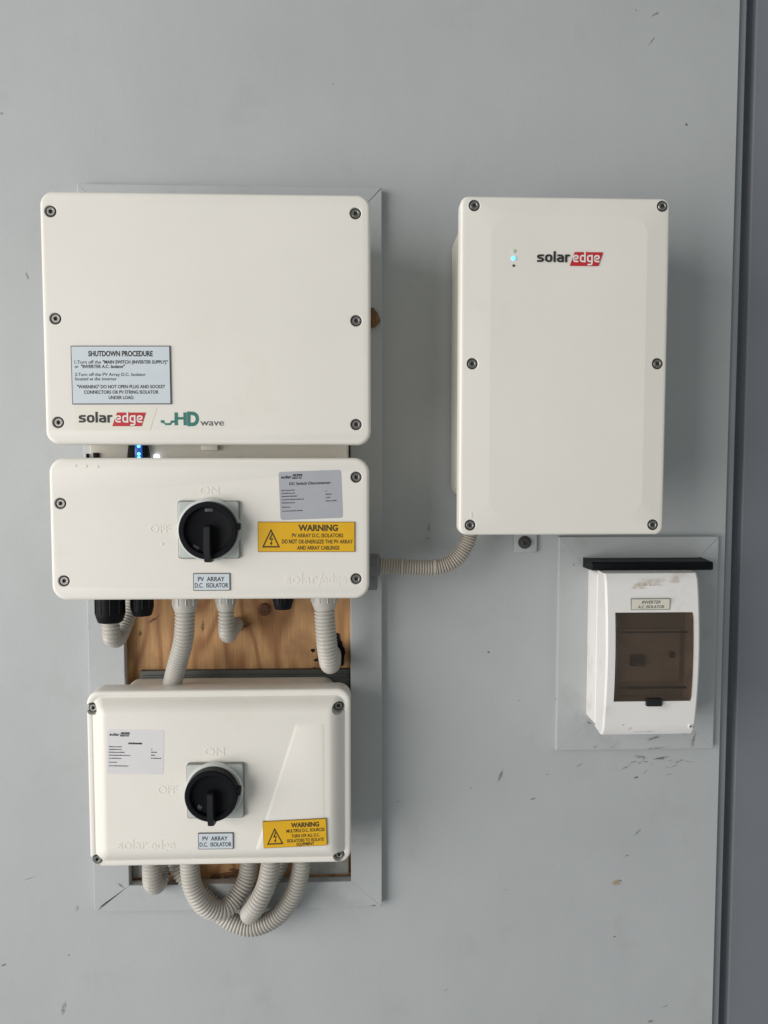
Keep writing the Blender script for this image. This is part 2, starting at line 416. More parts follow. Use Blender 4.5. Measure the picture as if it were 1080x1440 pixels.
# letters of the logo in a square-ish rounded hand: (width, [(points, closed)]) with x-height 1
LOGO = {
 's': (0.78, [([(0.76, 0.86), (0.12, 0.86), (0.12, 0.52), (0.66, 0.48), (0.66, 0.13), (0.0, 0.13)], False)]),
 'o': (0.82, [([(0.12, 0.12), (0.70, 0.12), (0.70, 0.88), (0.12, 0.88)], True)]),
 'l': (0.26, [([(0.13, 0.0), (0.13, 1.42)], False)]),
 'a': (0.80, [([(0.06, 0.87), (0.67, 0.87), (0.67, 0.0)], False), ([(0.67, 0.53), (0.12, 0.53), (0.12, 0.12), (0.67, 0.12)], False)]),
 'r': (0.56, [([(0.13, 0.0), (0.13, 1.0)], False), ([(0.13, 0.60), (0.16, 0.87), (0.56, 0.87)], False)]),
 'e': (0.80, [([(0.12, 0.48), (0.68, 0.48), (0.68, 0.88), (0.12, 0.88), (0.12, 0.12), (0.74, 0.12)], False)]),
 'd': (0.82, [([(0.69, 0.12), (0.12, 0.12), (0.12, 0.88), (0.69, 0.88)], False), ([(0.69, 0.0), (0.69, 1.46)], False)]),
 'g': (0.82, [([(0.69, 0.14), (0.12, 0.14), (0.12, 0.88), (0.69, 0.88)], False), ([(0.69, 1.0), (0.69, -0.30), (0.10, -0.30)], False)]),
}
def logo_word(bm, word, x0, x1, zb, xh, d, t=0.235, frame=None):
    tot = sum(LOGO[c][0] for c in word)+0.13*(len(word)-1)
    sx = (x1-x0)/tot; cur = 0.0; lvl = 0
    for c in word:
        w, st_ = LOGO[c]
        for pts, cl in st_:
            lvl += 1
            def T(p, cur=cur, lvl=lvl):
                X, Z = x0+(p[0]+cur)*sx, zb+p[1]*xh
                if frame: X, Z = frame(X, Z)
                return (X, -(d+0.00001*lvl), Z)
            stroke(bm, rpath(pts, 0.26, cl), t, T, cl)
        cur += w+0.13

def brand_logo(parent, x0, zb, w, d, black=None, red=None, frame=None):
    """black word + white word on a red slanted block; w is the full width"""
    k = w/93.0; fr = frame
    bm = bmesh.new(); logo_word(bm, 'solar', x0, x0+46.2*k, zb, 10.6*k, d+0.00005, 0.25, fr); obj('lettering', bm, black or M['ink'], parent, smooth=None)
    bm = bmesh.new()
    poly(bm, [(x0+46*k, zb-4.9*k), (x0+86.7*k, zb-4.9*k), (x0+93*k, zb+14.1*k), (x0+52.9*k, zb+14.1*k)], d, fr)
    obj('logo_block', bm, red or M['red'], parent, smooth=None)
    bm = bmesh.new(); logo_word(bm, 'edge', x0+50.2*k, x0+88.5*k, zb, 10.4*k, d+0.0002, 0.21, fr); obj('lettering', bm, M['white_ink'], parent, smooth=None)

# ---- screws
SCREW_ME = None
def screw_meshes():
    global SCREW_ME
    if SCREW_ME is None:
        bm = bmesh.new(); n = 24
        prof = [(0.0048, -0.004), (0.0048, -0.0009), (0.0043, -0.0003), (0.0031, -0.0003), (0.0027, -0.0006)]
        rings = [[(r*math.cos(2*math.pi*i/n), r*math.sin(2*math.pi*i/n), d) for i in range(n)] for r, d in prof]
        hexr = []
        for i in range(n):
            a = 2*math.pi*i/n; k = (a % (math.pi/3)) - math.pi/6
            rr = 0.0021/math.cos(k); hexr.append((rr*math.cos(a), rr*math.sin(a)))
        rings.append([(x, z, -0.0006) for x, z in hexr]); rings.append([(x, z, -0.0028) for x, z in hexr])
        loft(bm, rings, cap0=False)
        bmesh.ops.recalc_face_normals(bm, faces=bm.faces)
        for fc in bm.faces:
            if all(abs(v.co.y-0.0028) < 1e-6 for v in fc.verts): fc.material_index = 1  # socket floor coloured dark to stand for the shade inside it
        a = bpy.data.meshes.new('screw'); bm.to_mesh(a); bm.free(); a.materials.append(M['steel']); a.materials.append(M['bolt_and_shade'])
        a.shade_smooth(); a.set_sharp_from_angle(angle=R(30))
        bm = bmesh.new()
        rings = [[(r*math.cos(2*math.pi*i/n), r*math.sin(2*math.pi*i/n), d) for i in range(n)] for r, d in ((0.0064, -0.0036), (0.0064, -0.0022), (0.0049, -0.0022), (0.0049, -0.0036))]
        loft(bm, rings, closed=True); bmesh.ops.recalc_face_normals(bm, faces=bm.faces)
        b = bpy.data.meshes.new('bore_shade_ring'); bm.to_mesh(b); bm.free(); b.materials.append(M['bolt_and_shade'])  # added dark ring, painted shadow for the gap around the screw head
        SCREW_ME = (a, b)
    return SCREW_ME

def add_screws(parent, pts, d):
    a, b = screw_meshes(); base = root_loc(parent)
    for i, (x, z) in enumerate(pts):
        o = bpy.data.objects.new('screw', a); COL.objects.link(o); o.parent = parent
        o.location = Vector((x, -d, z))-base; o.rotation_euler = (0, R(random.uniform(0, 60)), 0)
        w = bpy.data.objects.new('bore_shade_ring', b); COL.objects.link(w); w.parent = o

def counterbore(o, pts, d, r=0.0064, depth=0.0035):
    bm = bmesh.new()
    for x, z in pts: lathe(bm, x, z, [(r, d-depth), (r, d-0.0008), (r+0.0009, d+0.0001), (r+0.0009, d+0.004)], 28)
    boolean_cut(o, bm)

# ---- corrugated hose along a path of (x, z, d)
def spline(pts, step):
    P = [Vector((x, -d, z)) for x, z, d in pts]
    P = [P[0]*2-P[1]] + P + [P[-1]*2-P[-2]]
    dense = []
    for i in range(1, len(P)-2):
        for k in range(40):
            t = k/40
            a, b, c, e = P[i-1], P[i], P[i+1], P[i+2]
            dense.append(0.5*((2*b)+(c-a)*t+(2*a-5*b+4*c-e)*t*t+(3*b-a-3*c+e)*t**3))
    dense.append(P[-2])
    out = [dense[0]]; acc = 0
    for a, b in zip(dense, dense[1:]):
        seg = (b-a).length
        while acc+seg >= step:
            t = (step-acc)/seg; a = a.lerp(b, t); out.append(a.copy()); seg = (b-a).length; acc = 0
        acc += seg
    return out

def hose(name, pts, r, material, parent, pitch=0.0040, depth=0.0011, n=22, smoothed=0.0):
    steps = 5
    path = spline(pts, pitch/steps)
    bm = bmesh.new(); prev = None; u = None; rings = []
    prof = [0.0, 0.62, 1.0, 1.0, 0.62]
    for i, p in enumerate(path):
        t = (path[min(i+1, len(path)-1)]-path[max(i-1, 0)]).normalized()
        if u is None: u = t.cross(Vector((0, 1, 0))).normalized() if abs(t.y) < 0.95 else t.orthogonal().normalized()
        u = (u-t*u.dot(t)).normalized(); v = t.cross(u)
        rr = r-depth*(1-prof[i % steps])
        rings.append([bm.verts.new(p+u*rr*math.cos(2*math.pi*k/n)+v*rr*math.sin(2*math.pi*k/n)) for k in range(n)])
    for a, b in zip(rings, rings[1:]):
        for k in range(n): bm.faces.new((a[k], a[(k+1) % n], b[(k+1) % n], b[k]))
    bm.faces.new(rings[0]); bm.faces.new(rings[-1])
    return obj(name, bm, material, parent, smooth=60)

def gland(name, x, z0, z1, d, r, material, parent, hexed=True, collar=True):
    """vertical cable gland from z1 (top) down to z0"""
    bm = bmesh.new(); h = z1-z0
    prof = [(0, r*0.92), (h*0.30, r*0.92), (h*0.31, r*1.10), (h*0.80, r*1.10), (h*0.90, r*1.02), (h, r*0.90)]
    cyl_axis(bm, (x, -d, z1), (x, -d, z0), prof, 24)
    if hexed:   # grip ribs round the nut
        for k in range(10):
            a = 2*math.pi*k/10
            cx, cd = x+r*1.10*math.cos(a), d+r*1.10*math.sin(a)
            cyl_axis(bm, (cx, -cd, z1-h*0.33), (cx, -cd, z1-h*0.80), [(0, 0.0009), (h*0.45, 0.0009)], 6)
    return obj(name, bm, material, parent)

def P3(xz, d): return (xz[0], xz[1], d)

def flake(parent, name, x, z, d, ln, wd, ang, material, jag=0.35, th=0.0003):
    """thin patch of grime or paint: strongest in the middle, fading out to an uneven edge"""
    bm = bmesh.new(); n = 18
    lay = bm.loops.layers.float_color.new('fade')
    c, s = math.cos(R(ang)), math.sin(R(ang))
    ks = [1+random.uniform(-jag, jag) for _ in range(n)]
    rows = []
    for fr_ in (0.02, 0.55, 1.15):
        row = []
        for i in range(n):
            a = 2*math.pi*i/n; k = (1+(ks[i]-1)*fr_)*fr_
            a1, b1 = ln/2*math.cos(a)*k, wd/2*math.sin(a)*k
            row.append(bm.verts.new((x+a1*c-b1*s, -(d+th*(1-fr_*0.8)), z+a1*s+b1*c)))
        rows.append(row)
    faces = [(bm.faces.new(rows[0]), None)]
    for a, b in zip(rows, rows[1:]):
        for i in range(n): bm.faces.new((a[i], a[(i+1) % n], b[(i+1) % n], b[i]))
    outer = set(rows[-1])
    for fc in bm.faces:
        for lp in fc.loops:
            v = 0.0 if lp.vert in outer else 1.0
            lp[lay] = (v, v, v, 1)
    return obj(name, bm, material, parent, smooth=None)

# ================================================================== SETTING
HX0, HX1, HZ0, HZ1 = -0.3165, -0.0085, -0.571, 0.330     # hole in the wall sheet behind the mounted units
EDGE = 0.5055
bm = bmesh.new()
XS = [-2.2, HX0, HX1, EDGE]; ZS = [-2.0, HZ0, HZ1, 2.0]
g = [[bm.verts.new((x, 0, z)) for x in XS] for z in ZS]
for j in range(3):
    for i in range(3):
        if not (i == 1 and j == 1): bm.faces.new((g[j][i], g[j][i+1], g[j+1][i+1], g[j+1][i]))
es = [e for e in bm.edges if len(e.link_faces) == 1]
r_ = bmesh.ops.extrude_edge_only(bm, edges=es)
bmesh.ops.translate(bm, verts=[v for v in r_['geom'] if isinstance(v, bmesh.types.BMVert)], vec=(0, 0.0076, 0))
wall = struct(obj('wall', bm, M['wall'], smooth=None))

bm = bmesh.new(); box(bm, EDGE-0.02, 0.5195, -2, 2, -0.030, -0.0080, 0.0012)
struct(obj('jamb_strip', bm, M['jamb'], smooth=None))
bm = bmesh.new(); box(bm, 0.50, 0.60, -2, 2, -0.075, -0.024)
struct(obj('jamb_recess', bm, M['gap'], smooth=None))
bm = bmesh.new(); box(bm, 0.5345, 2.4, -2, 2, -0.060, -0.012, 0.002)
struct(obj('side_panel', bm, M['side'], smooth=None))

# marks on the wall paint
for px in [
    ((-0.43307, 0.25223), .0115, .0032, -70, 'scuff_brown'), ((0.09537, -0.08061), .009, .0035, 80, 'scuff_dark'), ((0.09348, -0.09516), .004, .002, 10, 'scuff_dark'),
    ((-0.41055, -0.74826), .020, .0065, 76, 'scuff_soft'), ((-0.49124, -0.68470), .009, .003, 25, 'scuff_dark'), ((-0.38859, -0.60560), .0075, .005, 80, 'scuff_soft'),
    ((-0.45206, -0.56184), .016, .0018, 15, 'scuff_soft'), ((-0.40185, -0.67252), .003, .002, 0, 'scuff_dark'),
    ((0.39211, 0.59805), .011, .004, 30, 'scuff_soft'), ((0.38903, 0.56447), .014, .002, 50, 'scuff_soft'), ((0.36733, 0.60206), .006, .0015, -30, 'scuff_soft'),
    ((0.43745, 0.45744), .0038, .0038, 0, 'scuff_dark'), ((0.17849, -0.25277), .004, .003, 0, 'scuff_dark'), ((0.15521, -0.44407), .0045, .003, 70, 'scuff_soft'),
    ((0.19686, -0.42644), .020, .006, 70, 'scuff_soft'), ((0.36305, -0.58407), .0125, .008, 10, 'scuff_tan'), ((0.36693, -0.58184), .005, .004, 20, 'scuff_soft'),
    ((0.39207, -0.51125), .016, .003, 45, 'scuff_soft'), ((0.37753, -0.54502), .009, .002, 10, 'scuff_soft'), ((0.36148, -0.66319), .004, .002, 0, 'scuff_dark'),
    ((0.20545, -0.59126), .004, .002, 0, 'scuff_soft'), ((0.41634, -0.79003), .008, .004, 10, 'scuff_dark'), ((0.30763, -0.41383), .012, .0022, 30, 'scuff_soft'),
    ((0.37302, -0.41781), .017, .0022, 22, 'scuff_soft'), ((0.38843, -0.43230), .007, .0028, 15, 'scuff_dark'), ((0.40139, -0.42433), .007, .003, 40, 'scuff_brown'),
    ((0.26274, -0.42639), .005, .002, 0, 'scuff_soft'), ((0.42318, -0.40528), .022, .0042, 8, 'scuff_brown'), ((0.39287, -0.40283), .016, .005, -6, 'scuff_brown'),
    ((0.44856, -0.40970), .014, .003, 20, 'scuff_soft'), ((0.24316, -0.46067), .010, .003, 15, 'scuff_soft'), ((0.05417, -0.46174), .005, .002, 0, 'scuff_soft'),
    ((-0.45986, 0.45691), .006, .004, 0, 'scuff_soft'), ((-0.03257, 0.50164), .0025, .002, 0, 'scuff_soft'), ((0.22065, -0.32098), .003, .002, 0, 'scuff_soft'),
    ((0.12190, -0.73596), .006, .002, 35, 'scuff_soft'), ((0.43648, -0.76826), .009, .002, 25, 'scuff_soft'),
]:
    (x, z), ln, wd, an, mm = px
    wd *= 0.85
    flake(wall, 'scuff_mark', x, z, 0.0003, ln, wd, an, M[mm])

rw = random.Random(11)
for i in range(16):     # wispy debris caught under the small trim frame
    x, z = (0.41818, -0.40724); x += rw.gauss(0, 0.030); z -= abs(rw.gauss(0, 0.010))
    flake(wall, 'debris_wisp', x, z, 0.0003, rw.uniform(0.004, 0.013), rw.uniform(0.0006, 0.0013), rw.uniform(-20, 50), M[rw.choice(('scuff_brown', 'scuff_soft'))], 0.5)

# plywood backing board inside the opening
ply = struct(obj('plywood_backing', box(bmesh.new(), HX0-0.03, HX1+0.03, HZ0-0.03, HZ1+0.03, -0.021, -0.0078), M['wood'], smooth=None))
x, z = (-0.12970, -0.19255)
bm = bmesh.new(); lathe(bm, x, z, [(0.0085, -0.009), (0.0085, -0.0045), (0.0072, -0.003), (0.004, -0.0026), (0.0035, -0.0034), (0.0004, -0.0034)], 24)
tag(obj('bolt_head', bm, M['rust']), 'round rusty brown bolt head in the plywood between two conduits', 'bolt')
for (x, z), ln, wd, an in (((-0.29813, -0.22507), .008, .005, 80), ((-0.15534, -0.21534), .020, .006, 20), ((-0.21331, -0.21491), .02, .004, 85), ((-0.28051, -0.20658), .020, .004, 30)):
    flake(ply, 'grime_mark', x, z, -0.0075, ln, wd, an, M['scuff_brown'])
# rough sealed cable hole in the plywood
bm = bmesh.new(); cx, cz = (-0.03781, -0.25340)
pts = []
for i in range(30):
    a = 2*math.pi*i/30; k = 1+random.uniform(-0.12, 0.14)
    pts.append((cx+0.019*k*math.cos(a), cz+0.027*k*math.sin(a)))
prism(bm, pts, -0.0080, -0.0066)
o = obj('cable_hole_sealant', bm, M['black_dish'], smooth=None); o.parent = ply
for (x, z), ln in (((-0.06322, -0.25046), .006), ((-0.05939, -0.26338), .005), ((-0.06239, -0.27527), .004)):
    flake(ply, 'sealant_smear', x, z, -0.0073, ln, ln*0.7, 30, M['black_dish'])

# ---- mitred trim frames
def trim_frame(name, label, x0, x1, z0, z1, wl, wr, wt, wb, d1, gaps):
    """four mitred boards; gaps = how far each mitre (tl, tr, br, bl) has opened at its outer end"""
    t = thing(name, label, 'trim', (x0+x1)/2, z0)
    tl, tr_, br_, bl = gaps; e = 0.00006
    ix0, ix1, iz0, iz1 = x0+wl, x1-wr, z0+wb, z1-wt
    quads = [
        [(x0+tl, z1), (x1-tr_, z1), (ix1-e, iz1), (ix0+e, iz1)],
        [(x0+bl, z0), (x1-br_, z0), (ix1-e, iz0), (ix0+e, iz0)],
        [(x0, z0+bl), (x0, z1-tl), (ix0, iz1-e), (ix0, iz0+e)],
        [(x1, z0+br_), (x1, z1-tr_), (ix1, iz1-e), (ix1, iz0+e)]]
    for q in quads:
        dd = d1+random.uniform(-0.0001, 0.0001)
        bm = bmesh.new(); vs = prism(bm, q, 0.0004, dd)
        # ease only the long outer and inner arrises, not the mitre cuts
        es = [ed for ed in bm.edges if all(abs(v.co.y+dd) < 1e-6 for v in ed.verts) and min(abs(ed.verts[0].co.x-ed.verts[1].co.x), abs(ed.verts[0].co.z-ed.verts[1].co.z)) < 0.006]
        bmesh.ops.bevel(bm, geom=es, offset=0.0010, segments=2, profile=0.5, affect='EDGES')
        obj('trim_board', bm, M['trim'], t, smooth=None)
    return t
tf = trim_frame('trim_frame', 'large grey painted trim frame behind the stacked boxes on the left', -0.3614, 0.0312, -0.6049, 0.3658, 0.048, 0.0425, 0.045, 0.037, 0.0125, (0.0002, 0.0007, 0.0002, 0.0030))
for (x, z), ln, wd, an in (((-0.36504, -0.17122), .005, .002, 60), ((0.01924, -0.60248), .007, .002, 5), ((-0.32468, -0.56720), .012, .0015, -40)):
    flake(tf, 'scuff_mark', x, z, 0.0133, ln, wd, an, M['scuff_dark'])
at = trim_frame('trim_frame', 'small grey painted trim frame around the isolator at the right', 0.2715, 0.4915, -0.3885, -0.0930, 0.055, 0.055, 0.060, 0.050, 0.0105, (0.0001, 0.0004, 0.0001, 0.0001))
for (x, z), ln, wd, an, mm in (((0.40614, -0.37270), .019, .005, 15, 'scuff_brown'), ((0.46313, -0.37544), .018, .004, 78, 'scuff_brown'), ((0.32481, -0.38368), .005, .004, 10, 'scuff_tan'),
    ((0.34864, -0.38399), .004, .002, 0, 'scuff_soft'), ((0.45290, -0.36626), .016, .002, 2, 'scuff_brown'), ((0.29122, -0.13070), .003, .002, 0, 'scuff_dark'), ((0.26942, -0.31618), .005, .002, 88, 'scuff_soft'),
    ((0.31631, -0.34957), .007, .003, -40, 'scuff_brown'), ((0.40844, -0.38679), .03, .002, 3, 'scuff_soft')):
    flake(at, 'grime_mark', x, z, 0.0113, ln, wd, an, M[mm])

# ================================================================== MAIN INVERTER (top left)
INV_D = 0.1442
t = inv = thing('solar_inverter', 'wide cream inverter box with shutdown plate, topmost on the left', 'inverter', -0.17, 0.027)
bm = bmesh.new(); slab(bm, -0.3352, -0.006, 0.040, 0.296, 0.004, 0.118, 0.012, 0.004); obj('body', bm, M['cream_body'], t)
bm = bmesh.new(); slab(bm, -0.3552, 0.0142, 0.0272, 0.3088, 0.114, INV_D, 0.0150, 0.0042, 10, 6, 0.002); lid = obj('lid', bm, M['cream'], t)
pts = [(-0.34296, 0.28637), (-0.00275, 0.28798), (-0.34054, 0.16818), (-0.00222, 0.16810), (-0.34036, 0.05196), (-0.00248, 0.05023)]
counterbore(lid, pts, INV_D); add_screws(t, pts, INV_D)
# neck joining it to the switch box below, with its status light
x0, z1 = (-0.32583, 0.02761); x1, z0 = (-0.01304, 0.00904)
bm = bmesh.new(); slab(bm, x0+0.004, x1, -0.004, 0.046, 0.02, 0.100, 0.004, 0.002); obj('connecting_neck', bm, M['cream_body'], t)
bm = bmesh.new(); box(bm, x1-0.014, x1+0.006, 0.0085, 0.0115, 0.06, 0.104, 0.0008); obj('neck_tab', bm, M['cream_body'], t)
xa = (-0.18782, 0.02503)[0]; xb = (-0.16840, 0.02505)[0]
bm = bmesh.new(); box(bm, xa, xb, 0.0215, 0.030, 0.098, 0.107, 0.0008); obj('latch_tab', bm, M['cream'], t)
xa, za = (-0.27480, 0.01561); xb, zb_ = (-0.25114, 0.02744)
bm = bmesh.new(); prism(bm, [(xa-0.001, 0.008), (xb+0.002, 0.008), (xb-0.002, 0.034), (xa+0.002, 0.034)], 0.098, 0.108, 0.0006); lp = obj('light_housing', bm, M['black'], t)
lx, lz = (-0.26157, 0.02151)
bm = bmesh.new(); box(bm, lx-0.0042, lx+0.0046, 0.009, 0.031, 0.1078, 0.1086, 0.0005); obj('light_window', bm, M['led_dim'], lp)
for zz in (0.0125, 0.0170, 0.0262):
    bm = bmesh.new(); lathe(bm, lx+0.0006, zz, [(0.0021, 0.1083), (0.0019, 0.1094), (0.0009, 0.1099), (0.0001, 0.1100)], 16); obj('status_light', bm, M['led_blue'], lp)
xa = (-0.32457, 0.01484)[0]; xb = (-0.24041, 0.01489)[0]
bm = bmesh.new(); box(bm, xa, xb, 0.0098, 0.0118, 0.096, 0.1025, 0.0004); sk = obj('seal_strip', bm, M['black'], t)
xa, xb = (-0.31696, 0.01739)[0], (-0.31024, 0.01740)[0]
bm = bmesh.new(); box(bm, xa, xb, 0.011, 0.0185, 0.096, 0.103, 0.0006); obj('strip_clip', bm, M['black'], sk)
xa, xb = (-0.32534, 0.01738)[0], (-0.32283, 0.01739)[0]
bm = bmesh.new(); box(bm, xa, xb, 0.011, 0.0175, 0.096, 0.103, 0.0006); obj('strip_clip', bm, M['black'], sk)
xa, xb = (-0.24487, 0.01825)[0], (-0.23897, 0.01825)[0]
bm = bmesh.new(); box(bm, xa, xb, 0.0105, 0.0165, 0.100, 0.1045, 0.001); obj('indicator', bm, M['led_white'], sk)

cx, cz = (-0.26826, 0.10531)
p, f, d = label_plate(t, 'shutdown_plate', cx, cz, 0.1110, 0.0655, 0.3, INV_D, 0.0014, M['eng_black'], M['eng_face'], 0.0009)
texts(p, f, d, [
    ('SHUTDOWN PROCEDURE', 19.5, 91.5, 11.6, 5.6, .024),
    ('1.Turn off the', 4, 33.5, 19.9, 3.5, 0), ('"MAIN SWITCH (INVERTER SUPPLY)"', 35.5, 108.0, 19.9, 3.5, .016),
    ('or', 4, 8.2, 24.9, 3.5, 0), ('"INVERTER A.C. Isolator"', 11, 60, 24.9, 3.5, .016),
    ('2.Turn off the PV Array D.C. Isolator', 4, 83, 33.8, 3.5, 0), ('located at the inverter', 4, 50.5, 38.7, 3.5, 0),
    ('"WARNING" DO NOT OPEN PLUG AND SOCKET', 6, 104.5, 47.6, 3.6, .012), ('CONNECTORS OR PV STRING ISOLATOR', 13.5, 97, 53.7, 3.6, .012), ('UNDER LOAD.', 41, 69.5, 59.8, 3.6, .012)], M['ink'])
# clear logo sticker, slanted right end
xa, za = (-0.32247, 0.04313); xb, zb_ = (-0.22885, 0.06906)
bm = bmesh.new(); q = [(xa+0.002, za), (xb-0.0085, za), (xb, zb_), (xa, zb_), (xa, za+0.002)]
prism(bm, q, INV_D-0.0005, INV_D+0.00022); st = obj('logo_sticker', bm, M['clear_sticker'], t, smooth=None)
lx, lz = (-0.31717, 0.05180)
brand_logo(st, lx, lz, (-0.24153, 0.05212)[0]-lx, INV_D+0.0005)
hx, hz = (-0.22515, 0.04893); k = 0.794e-3/9
bm = bmesh.new()
H = lambda a, b: (hx+(a-145)*k, hz+(340-b)*k)
def hr(a, b, c, e): rectp(bm, H(a, 0)[0], H(c, 0)[0], H(0, e)[1], H(0, b)[1], INV_D+0.0003)
hr(322, 175, 364, 340); hr(364.2, 234, 436, 266); hr(436.2, 175, 477, 340)
poly(bm, [H(145, 275), H(190, 275), H(190, 318), H(145, 306)][::-1], INV_D+0.0003)
poly(bm, [H(190.2, 300), H(205, 312), H(262, 312), H(278, 278), H(324.8, 278), H(324.8, 305), H(292, 308), H(270, 338), H(205, 338), H(190.2, 322)][::-1], INV_D+0.0003)
add_text(bm, 'D', H(484, 0)[0], H(635, 0)[0], hz, 165*k, INV_D+0.0003, 0.05)
hd = obj('logo_print', bm, M['teal'], t, smooth=None)
bm = bmesh.new(); add_text(bm, 'wave', H(652, 0)[0], H(955, 0)[0], hz-2*k, 82*k, INV_D+0.0003, 0.004); obj('lettering', bm, M['ink_soft'], hd, smooth=None)

# ================================================================== rotary switch
def rotary(parent, plate_c, w, h, d0, th, knob_c, kr, dk, collar, marks):
    px, pz = plate_c
    bm = bmesh.new(); slab(bm, px-w/2, px+w/2, pz-h/2, pz+h/2, d0-0.001, d0+th, 0.003, 0.0012, 5, 3)
    pl = obj('switch_plate', bm, M['plate_edge'], parent)
    bm = bmesh.new(); slab(bm, px-w/2+0.0012, px+w/2-0.0012, pz-h/2+0.0012, pz+h/2-0.0012, d0+th-0.0002, d0+th+0.0006, 0.003, 0.0004, 5, 2)
    obj('plate_face', bm, M['plate'], pl)
    kx, kz = knob_c; db = d0+th
    bm = bmesh.new(); lathe(bm, (px+kx)/2, (pz+kz)/2, [(kr+0.0035, db-0.001), (kr+0.0035, db+collar*0.7), (kr+0.0022, db+collar)], 56); obj('collar', bm, M['ring'], pl)
    b = db+collar
    bm = bmesh.new()
    lathe(bm, kx, kz, [(kr-0.001, b-0.002), (kr, b+0.001), (kr, dk-0.0015), (kr-0.0012, dk), (kr-0.0055, dk), (kr-0.0068, dk-0.0012), (kr-0.0075, dk-0.0055), (kr-0.016, dk-0.0068), (0.0006, dk-0.0070)], 64)
    kn = obj('switch_knob', bm, M['black'], parent)
    # lever from the centre down over the rim
    hw = 0.0050
    bm = bmesh.new()
    prof = [(kz+0.0055, dk-0.008, dk+0.0045), (kz+0.0045, dk-0.008, dk+0.0060), (kz-kr*0.7, dk-0.008, dk+0.0075), (kz-kr-0.0020, dk-0.008, dk+0.0050), (kz-kr-0.0030, dk-0.006, dk+0.0015)]
    rings = []
    for i, (zz, da, db_) in enumerate(prof):
        ww = hw*(0.92 if i in (0, len(prof)-1) else 1.0); dx = 0.0008*i/4
        rings.append([(kx-ww-dx, zz, da), (kx+ww+dx, zz, da), (kx+ww*0.72+dx, zz, db_), (kx-ww*0.72+dx, zz, db_)])
    loft(bm, rings)
    bmesh.ops.bevel(bm, geom=list(bm.edges), offset=0.0006, segments=2, affect='EDGES')
    obj('lever', bm, M['handle'], kn, smooth=30)
    bm = bmesh.new(); box(bm, kx+kr-0.003, kx+kr+0.0032, kz+0.0005, kz+0.0080, b+0.001, dk-0.001, 0.0008); obj('rim_tab', bm, M['black'], kn)
    for (mx, mz, mw, mh, rot) in marks:
        c_, s_ = math.cos(R(rot)), math.sin(R(rot)); q = []
        for a, bb in ((-mw/2, -mh/2), (mw/2, -mh/2), (mw/2, mh/2), (-mw/2, mh/2)): q.append((kx+mx+a*c_-bb*s_, kz+mz+a*s_+bb*c_))
        bm = bmesh.new(); prism(bm, q, dk-0.0075, dk-0.0053, 0.0003); obj('position_window', bm, M['mark'], kn)

def embossed(parent, name, s, x0, x1, zb, cap, d, h=0.00030, bold=0.0, material=None):
    bm = bmesh.new(); add_text(bm, s, x0, x1, zb, cap, d, bold, 0, h)
    return obj(name, bm, material or M['cream'], parent, smooth=None)

# ================================================================== DC SWITCH BOX (middle left)
DC_D = 0.138
t = dc = thing('switch_box', 'cream switch box with black rotary knob, directly under the wide inverter', 'switch box', -0.172, -0.153)
bm = bmesh.new(); slab(bm, -0.334, -0.010, -0.140, 0.002, 0.004, 0.114, 0.012, 0.004); obj('body', bm, M['cream_body'], t)
bm = bmesh.new(); slab(bm, -0.3555, 0.0125, -0.1530, 0.0120, 0.110, DC_D, 0.0175, 0.0042, 10, 6, 0.002); lid = obj('lid', bm, M['cream'], t)
pts = [(-0.34270, -0.04042), (-0.00263, -0.01033), (-0.34093, -0.13023), (-0.00289, -0.12949)]
counterbore(lid, pts, DC_D); add_screws(t, pts, DC_D)
rotary(t, (-0.17291, -0.07093), 0.0712, 0.0672, DC_D, 0.0045, (-0.17146, -0.07082), 0.0330, 0.1575, 0.0022, [(0.001, 0.0235, 0.0095, 0.0042, 0), (-0.0145, -0.0195, 0.008, 0.004, -28)])
xa, zb_ = (-0.18351, -0.02997); xb, _ = (-0.16146, -0.03000); embossed(lid, 'raised_lettering', 'ON', xa, xb, zb_, 0.0092, DC_D, bold=0.01)
xa, zb_ = (-0.24132, -0.07437); xb, _ = (-0.21849, -0.07444); embossed(lid, 'raised_lettering', 'OFF', xa, xb, zb_, 0.0092, DC_D, bold=0.01)
xa, zb_ = (-0.08602, -0.13451); xb, _ = (-0.04868, -0.13471); embossed(lid, 'raised_lettering', 'solar', xa, xb, zb_, 0.0118, DC_D, bold=0.02)
xc, _ = (-0.04370, -0.13473); xd, _ = (-0.01457, -0.13489); embossed(lid, 'raised_lettering', 'edge', xc, xd, zb_, 0.0112, DC_D, 0.0002, bold=0.02)
bm = bmesh.new(); prism(bm, [(xb+0.0005, zb_-0.004), (xb+0.0022, zb_-0.004), (xb+0.0072, zb_+0.0122), (xb+0.0055, zb_+0.0122)], DC_D-0.0003, DC_D+0.00024); obj('raised_slash', bm, M['cream'], lid, smooth=None)
for (x, z) in ((-0.32471, 0.00285), (-0.31264, 0.00244), (-0.29975, 0.00203), (-0.22770, -0.08765)):
    bm = bmesh.new(); lathe(bm, x, z, [(0.0016, DC_D-0.0003), (0.0015, DC_D+0.0004), (0.0004, DC_D+0.0005)], 12); obj('moulding_pip', bm, M['cream'], lid)
cx, cz = (-0.17107, -0.13206)
p, f, d = label_plate(t, 'isolator_plate', cx, cz, 0.0425, 0.0203, 0, DC_D, 0.0012, M['eng_black'], M['eng_face'], 0.0008)
texts(p, f, d, [('PV  ARRAY', 5.5, 36.2, 9.2, 5.0, .006), ('D.C.  ISOLATOR', 1.8, 40.5, 16.6, 5.0, .006)], M['ink'])
